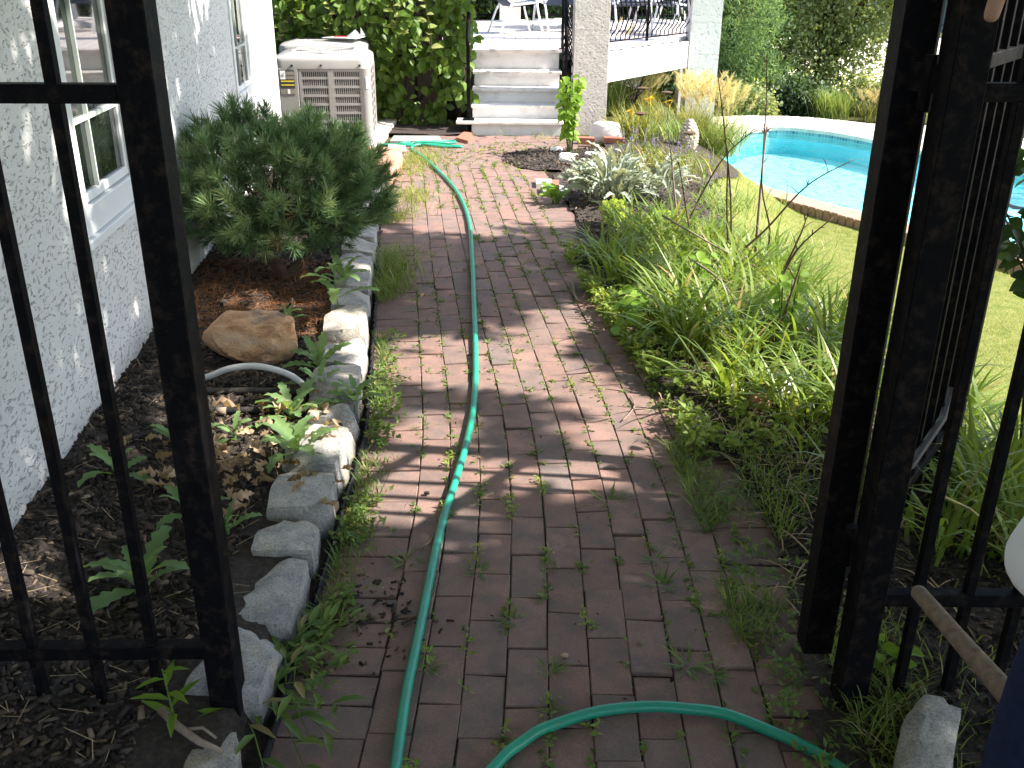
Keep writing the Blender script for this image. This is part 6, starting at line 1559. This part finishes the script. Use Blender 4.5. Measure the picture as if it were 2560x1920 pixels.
n = 260; y = rng.uniform(1.6, 8, n); P = np.c_[np.interp(y, CY, CX) + rng.uniform(-.6, .6, n), y, np.full(n, .002)]; chips('path_debris', P, (.004, .014), 'mulch_chip', .1)
# straw bits and fallen needles
n = 380; y = rng.uniform(1.0, 4.4, n); x = wall_x(y) + (xl(y) - .2 - wall_x(y)) * rng.random(n); D = rng.normal(size=(n, 3)); D[:, 2] *= .12
TN = np.array([(-.5, 0, 0), (.5, 0, 0), (.4, 1, .05), (-.4, 1, .05)], float); FN = np.array([(0, 1, 2, 3)])
V, F = scatter(TN, FN, np.stack([x, y, lbz(x, y) + .012], 1), D, rng.uniform(.02, .09, n), np.tile([[0, 0, 1.0]], (n, 1)), np.full(n, .0022)); npobj('straw_litter', V, F, 'dry_straw', kind='stuff')
n = 5200; a = rng.random(n) * 6.283; q = np.sqrt(rng.random(n)) * .62; x = -1.18 + q * np.cos(a); y = 4.55 + q * np.sin(a) * 1.05; k_ = (x > wall_x(y) + .03) & (x < xl(y) - .22); x = x[k_]; y = y[k_]; n = len(x); D = rng.normal(size=(n, 3)); D[:, 2] *= .15
V, F = scatter(TN, FN, np.stack([x, y, lbz(x, y) + .011], 1), D, rng.uniform(.03, .075, n), np.tile([[0, 0, 1.0]], (n, 1)), np.full(n, .002)); npobj('fallen_needles', V, F, 'brown_needle', kind='stuff')
n = 260; y = rng.uniform(2.1, 4.4, n); x = xr(y) + rng.normal(size=n) * .12 + .10; D = rng.normal(size=(n, 3)); D[:, 2] = np.abs(D[:, 2]) * .15
V, F = blades(np.stack([x, y, T(x, y) + .03], 1), rng.random(n) * 6.28, rng.uniform(.05, .16, n), .0045, rng.uniform(.9, 1.5, n), rng.uniform(1.5, 2.6, n), 5); npobj('dry_blades', V, F, 'dry_straw', kind='stuff')
# dry oak leaves
OK_T, OK_F = lobed(4, .34, .5, .25, .2, .25); OL = []
for i in range(4):
    t_ = OK_T.copy(); t_[:, 2] += rng.normal(size=len(t_)) * .10 + .25 * t_[:, 0] ** 2 * 4 * (1 if i % 2 else -1); OL.append(t_)
n = 85; c0_ = np.array((-0.871, 2.861)); P = np.c_[rng.normal(size=(n, 2)) * np.array([.17, .20]) + c0_, np.zeros(n)]; P[:, 2] = LBZ + .02 + rng.random(n) * .03
lit = [scatter(OL[i], OK_F, P[i::4], np.c_[rng.normal(size=(len(P[i::4]), 2)), rng.normal(size=len(P[i::4])) * .25], rng.uniform(.035, .075, len(P[i::4])), rng.normal(size=(len(P[i::4]), 3)) * .8 + np.array([0, 0, 1.0])) for i in range(4)]
V, F = join(lit); npobj('oak_leaf_litter', V, F, 'dry_leaf', kind='stuff')
for i, (gp, s_, lab) in enumerate((((-0.837, 3.091), .17, 'largest dry oak leaf, pale and curled, left of the edging stones'), ((-0.984, 3.146), .15, 'dry curled oak leaf just right of the left fence post'), ((-0.876, 2.654), .13, 'pale lobed oak leaf lying flat on the mulch, nearest of the leaf heap'), ((-0.981, 2.566), .11, 'long dry leaf lying on the mulch left of the thick post'), ((-0.681, 3.056), .09, 'dry leaf between two granite edging stones'), ((-0.444, 4.816), .07, 'brown crumpled leaf on the bricks left of the hose'))):
    me = npmesh('dry_oak_leaf', OL[i % 4] * s_ * .68, OK_F); me.materials.append(MATS['dry_leaf']); o = link('dry_oak_leaf', me, None, None, (gp[0], gp[1], .13 if i < 5 else .012), (.15, .1, i * 1.7)); tag(o, lab, 'leaf', 'dry fallen leaves')
# seed and pebble bits on the path
for gp, lab in (((0.138, 1.955), 'small tan pebble on the bricks above the hose loop'), ((-0.279, 2.769), 'dark crumpled leaf curl on the bricks left of the hose bend')):
    V, F = rocky((.02, .017, .010), 5, 2, 5); tag(npobj('pebble', V + np.array([gp[0], gp[1], .005]), F, 'dry_straw' if 'tan' in lab else 'mulch_chip'), lab, 'pebble')

# ---------------------------------------------------------------- trees and shrubs beyond the pool
def tree(name, label, x, y, blobs, n, size, mat, tmpl=LEAF_SMALL, cat='tree', trunk=.12, group=None, shell=.45, clump=.16, per=14, needle=False, droop=-.2):
    z0 = tz(x, y); r = thing(name, label, cat, (x, y, z0), group)
    mb = MB(); top = max(b[2] for b in blobs)
    mb.tube([(0, 0, -.1), (.05, .02, top * .35), (-.04, .05, top * .7), (.02, 0, top)], [trunk, trunk * .8, trunk * .5, trunk * .15], 8)
    for b in blobs: mb.tube([(0, 0, b[2] * .35), (b[0] * .5, b[1] * .5, b[2] * .75), (b[0], b[1], b[2])], [trunk * .4, trunk * .28, trunk * .1], 5, False)
    mb.local('trunk', 'bark', r)
    vol = np.array([b[3] * b[4] for b in blobs]); cn = (n / per * vol / vol.sum()).astype(int); VV = []
    for b, c_ in zip(blobs, cn):
        P, d = blob_points(c_, b[:3], (b[3], b[3], b[4]), shell); d2 = noise3(P, 1.1, len(VV)); keep = d2 > -.75; P = P[keep]; d = d[keep]
        Q = np.repeat(P, per, 0) + rng.normal(size=(len(P) * per, 3)) * clump; dd = np.repeat(d, per, 0) + rng.normal(size=(len(P) * per, 3)) * .7; dd[:, 2] += droop
        VV.append(scatter(*tmpl, Q, dd, rng.uniform(size * .6, size * 1.2, len(Q)), np.repeat(d, per, 0) + rng.normal(size=Q.shape) * .5 + np.array([.2, -.2, .5]), None if not needle else np.full(len(Q), .018)))
    V, F = join(VV); V = V[:]; V[:, 2] = np.maximum(V[:, 2], -.1)
    o = link('crown', npmesh('crown', V, F), mat, r); return r
tree('pine_tree', 'feathery light green pine tree right of the far white pillar', 3.85, 18.2, [(0, 0, .75, .8, .9), (.1, -.3, 1.5, .75, .9), (-.5, .2, 2.3, .9, 1.1), (.1, 0, 3.4, .9, 1.3), (.6, -.2, .45, .6, .5), (-.8, -.2, 1.0, .7, .9)], 30000, .13, 'feather_leaf', LEAF_SMALL, trunk=.16, clump=.11, per=40, needle=True, droop=.3)
tree('maple_tree', 'big dark maple tree with sunlit leaf clumps behind the pool', 6.0, 19.6, [(0, 0, 1.9, 1.0, .9), (-.8, -.2, 1.4, .8, .8), (.55, -.3, 1.35, .6, .6), (.2, -.6, 3.2, 1.4, 1.0), (-.7, .3, 2.7, 1.1, 1.0), (-.6, -.4, .7, .8, .55), (.25, -.3, .75, .6, .5), (1.25, -.2, 2.0, .45, .35), (1.5, -.4, 2.9, 1.0, .7)], 34000, .072, 'maple_leaf', LEAF_OVAL, trunk=.2, clump=.17, per=26)
tree('maple_tree', 'darker tree behind the feathery pine, left of the big maple', 4.9, 23.6, [(0, 0, 1.5, 1.3, 1.6), (-1.2, 0, 2.8, 1.7, 1.5), (.6, .2, 3.6, 1.5, 1.4), (-.4, -.3, .7, 1.5, .9)], 12000, .09, 'maple_leaf', LEAF_OVAL, trunk=.2, clump=.25)
for i, (x, y, s_, lab, mt) in enumerate(((4.9, 17.3, .5, 'low dark shrub at the foot of the feathery pine', 'dark_leaf'), (6.3, 17.6, .5, 'grey green shrub right of the fluffy grass mound beyond the pool', 'maple_leaf'), (8.9, 17.4, .62, 'leafy green shrub beyond the right end of the pool', 'maple_leaf'), (10.2, 16.4, .8, 'dark green shrub seen between the gate bars beyond the pool', 'dark_leaf'), (3.9, 16.9, .42, 'low grey green shrub at the left behind the pool coping', 'maple_leaf'), (9.9, 14.3, .8, 'green shrub beyond the pool seen between the right fence balusters', 'maple_leaf'), (7.35, 18.6, .42, 'greyish leafy bush under the right side of the maple', 'maple_leaf'))):
    tree('shrub', lab, x, y, [(0, 0, s_ * .5, s_, s_ * .62), (.5 * s_, -.2, s_ * .4, s_ * .7, s_ * .5), (-.6 * s_, 0, s_ * .35, s_ * .7, s_ * .5)], 4200, .07, mt, LEAF_OVAL, 'shrub', .03, 'shrubs beyond the pool', .5, .08, 10)
fountain('fluffy light green ornamental grass mound beyond the pool, in front of the maple', 5.35, 16.75, tz(5.35, 16.75), 1300, .62, 'fountain_blade', 0, 0, 21, .009, (.5, 1.5), spread=.13)
fountain('tan and pink grass tuft beyond the far corner of the pool', 5.95, 16.4, tz(5.95, 16.4), 300, .42, 'olive_blade', 30, .36, 22, .010, (.5, 1.5), spread=.14)
for i, (x, y, lab) in enumerate(((6.35, 16.3, 'tall yellow green goldenrod clump beyond the far pool corner, left one'), (6.85, 16.2, 'tall yellow green goldenrod clump beyond the far pool corner, right one'), (6.55, 17.1, 'goldenrod clump further back beside the tan grass'))):
    leafy('goldenrod', lab, x, y, tz(x, y), .85, 170, .15, 'fountain_blade', rad=.30, tmpl=LEAF_LANCE, stems=14, droop=-.1)
# dark hedge and trees behind the deck, greenery under it
hg = thing('hedge', 'dark green hedge behind the rear railing of the deck', 'hedge', (.5, 19, 0))
n = 9000; P = np.stack([rng.uniform(-4.5, 4.2, n), 19.0 + .5 * rng.random(n), rng.uniform(-.3, 2.6, n)], 1); P[:, 1] += noise3(P[:, [0, 2]], 2, 81) * .25
V, F = scatter(*LEAF_OVAL, P, rand_dirs(n, -.2) + np.array([0, -.4, 0]), rng.uniform(.08, .15, n)); npobj('foliage', V, F, 'shade_leaf', hg, kind='stuff')
MB().box(-4.4, 4.1, 19.55, 19.7, -.5, 2.5).obj('hedge_shade_slab', 'dark_board', hg)  # solid dark slab standing in for the shade inside the hedge
tree('tree', 'leafy tree filling the corner behind the vine and the deck', -3.2, 16.0, [(0, 0, 1.6, 1.7, 1.5), (1.0, -.4, 2.8, 1.6, 1.3), (-1.2, 0, 2.6, 1.6, 1.4)], 9000, .14, 'maple_leaf', LEAF_OVAL, trunk=.15, clump=.2)
for i, (x, y, lab) in enumerate(((3.2, 18.6, 'feathery green shrub seen through the gap under the deck'), (1.2, 18.4, 'dark shrub in the shade under the deck'), (2.2, 18.2, 'green shrub between the under-deck pillar and the right pillar'))):
    tree('shrub', lab, x, y, [(0, 0, .5, .9, .6), (.5, -.1, .3, .6, .4), (-.5, 0, .4, .7, .5)], 3500, .12, 'feather_leaf' if i != 1 else 'dark_leaf', LEAF_SMALL, 'shrub', .04, 'shrubs seen under the deck', .5, .1, 12)
# far belt of trees, one mass
n = 26000; a = rng.uniform(-.1, 1.25, n); R_ = rng.uniform(60, 80, n); P = np.stack([np.sin(a) * R_, np.cos(a) * R_, rng.uniform(-3.5, 7, n)], 1); P[:, 2] += noise3(P[:, :2], .3, 91) * 1.2
V, F = scatter(*LEAF_SMALL, P, rand_dirs(n), rng.uniform(.7, 1.4, n)); npobj('far_woods', V, F, 'hazy_leaf', kind='stuff')

# ---------------------------------------------------------------- the tree that shades the gateway, right of and behind the camera
st = thing('shade_tree', 'broad leafy tree outside the picture on the right, shading the gateway and the near path', 'tree', (6.8, -.6, 0))
sxy = np.array([SUN.x / SUN.z, SUN.y / SUN.z])
n = 210000
z = rng.uniform(3.0, 6.8, n)
g = np.stack([rng.uniform(-5.6, 4.2, n), rng.uniform(-2.5, 8.4, n)], 1)          # where each leaf's shadow would land
def sunmap(g):
    x, y = g[:, 0], g[:, 1]
    a = noise3(g * np.array([1.0, 1.25]), 2.3, 101); b = noise3(g, 7.5, 102)
    v = a * .8 + b * .32
    lim = np.full(len(g), .60)                                   # open where v > lim
    lim = np.where((y > 2.75) & (y < 4.7) & (x < .75) & (x > -1.3), -.14, lim)
    lim = np.where((y > 2.4) & (y < 2.95) & (x < -.05) & (x > -.6), -.1, lim)
    lim = np.where((y > 4.7) & (y < 6.3) & (x > -1.3) & (x < .6), .5, lim)
    lim = np.where((y < 2.3) & (x > -.8), 2.0, lim)
    lim = np.where(np.hypot(x + .44, (y - 2.02) * .8) < .085, -3, lim)
    lim = np.where((x > .6) & (y > 3.0), -.25, lim)
    lim = np.where((x > .6) & (y > 4.6), -.55, lim)
    lim = np.where((x < -1.3) & (y > 1.0), .16, lim)
    lim = np.where((x < -1.3) & (y > 5.0), .08, lim)
    ed = 6.25 - .35 * (x + .3) + .25 * np.sin(x * 4) + .2 * b
    lim = np.where(y > ed, -9, lim)
    lim = np.where((x > 1.9) & (y > 2.6 + .4 * np.sin(x * 3)), -9, lim)
    return v - lim                                                  # > 0: gap in the leaves
gap = sunmap(g + rng.normal(size=g.shape) * .03) > 0
P = np.c_[g + z[:, None] * sxy[None], z][~gap]
P = P[:62000]; n = len(P)
D = rand_dirs(n, -.2); N = rng.normal(size=(n, 3)) * .22 + np.array([SUN.x, SUN.y, SUN.z])
V, F = scatter(*LEAF_SMALL, P, D, rng.uniform(.11, .17, n), N); npobj('crown', V, F, 'maple_leaf', st)
mb = MB(); mb.tube([(6.8, -.6, -.2), (6.7, -.5, 1.5), (6.4, -.2, 3.2), (5.8, .3, 5.0), (5.2, .8, 6.6)], [.24, .19, .15, .10, .04], 10)
for i in range(16):
    q = P[rng.integers(0, n)]; mb.tube([(6.4, -.2, 3.2 + .1 * i), tuple((q + np.array([6.2, 0, 4.2])) / 2 + np.array([0, 0, .3])), tuple(q)], [.07, .045, .015], 6)
mb.obj('trunk', 'bark', st)

# an added, unseen crown behind the camera blocks skylight over the gateway
ot = thing('added_tree', 'added leafy tree outside the picture behind the camera, blocking skylight', 'tree', (-2.2, -4.2, 0))
n = 8000; P, d_ = blob_points(n, (-.6, -2.3, 5.0), (3.4, 3.0, 1.9), .3)
gq = P[:, :2] - P[:, 2:] * sxy[None]; P = P[(gq[:, 1] < 1.2) | (gq[:, 0] < -6)]
V, F = scatter(*LEAF_SMALL, P, rand_dirs(len(P), -.2), rng.uniform(.12, .19, len(P)), rng.normal(size=(len(P), 3)) * .5 + np.array([0, 0, 1.0])); npobj('crown', V, F, 'maple_leaf', ot)
mb = MB(); mb.tube([(-2.2, -4.2, -.2), (-2.1, -4.0, 1.6), (-1.6, -3.3, 3.4), (-.8, -2.5, 5.2)], [.22, .18, .13, .05], 10)
for i in range(10):
    q = P[rng.integers(0, len(P))]; mb.tube([(-1.6, -3.3, 3.4), tuple((q + np.array([-1.6, -3.3, 3.6])) / 2 + np.array([0, 0, .3])), tuple(q)], [.07, .045, .015], 6)
mb.obj('trunk', 'bark', ot)
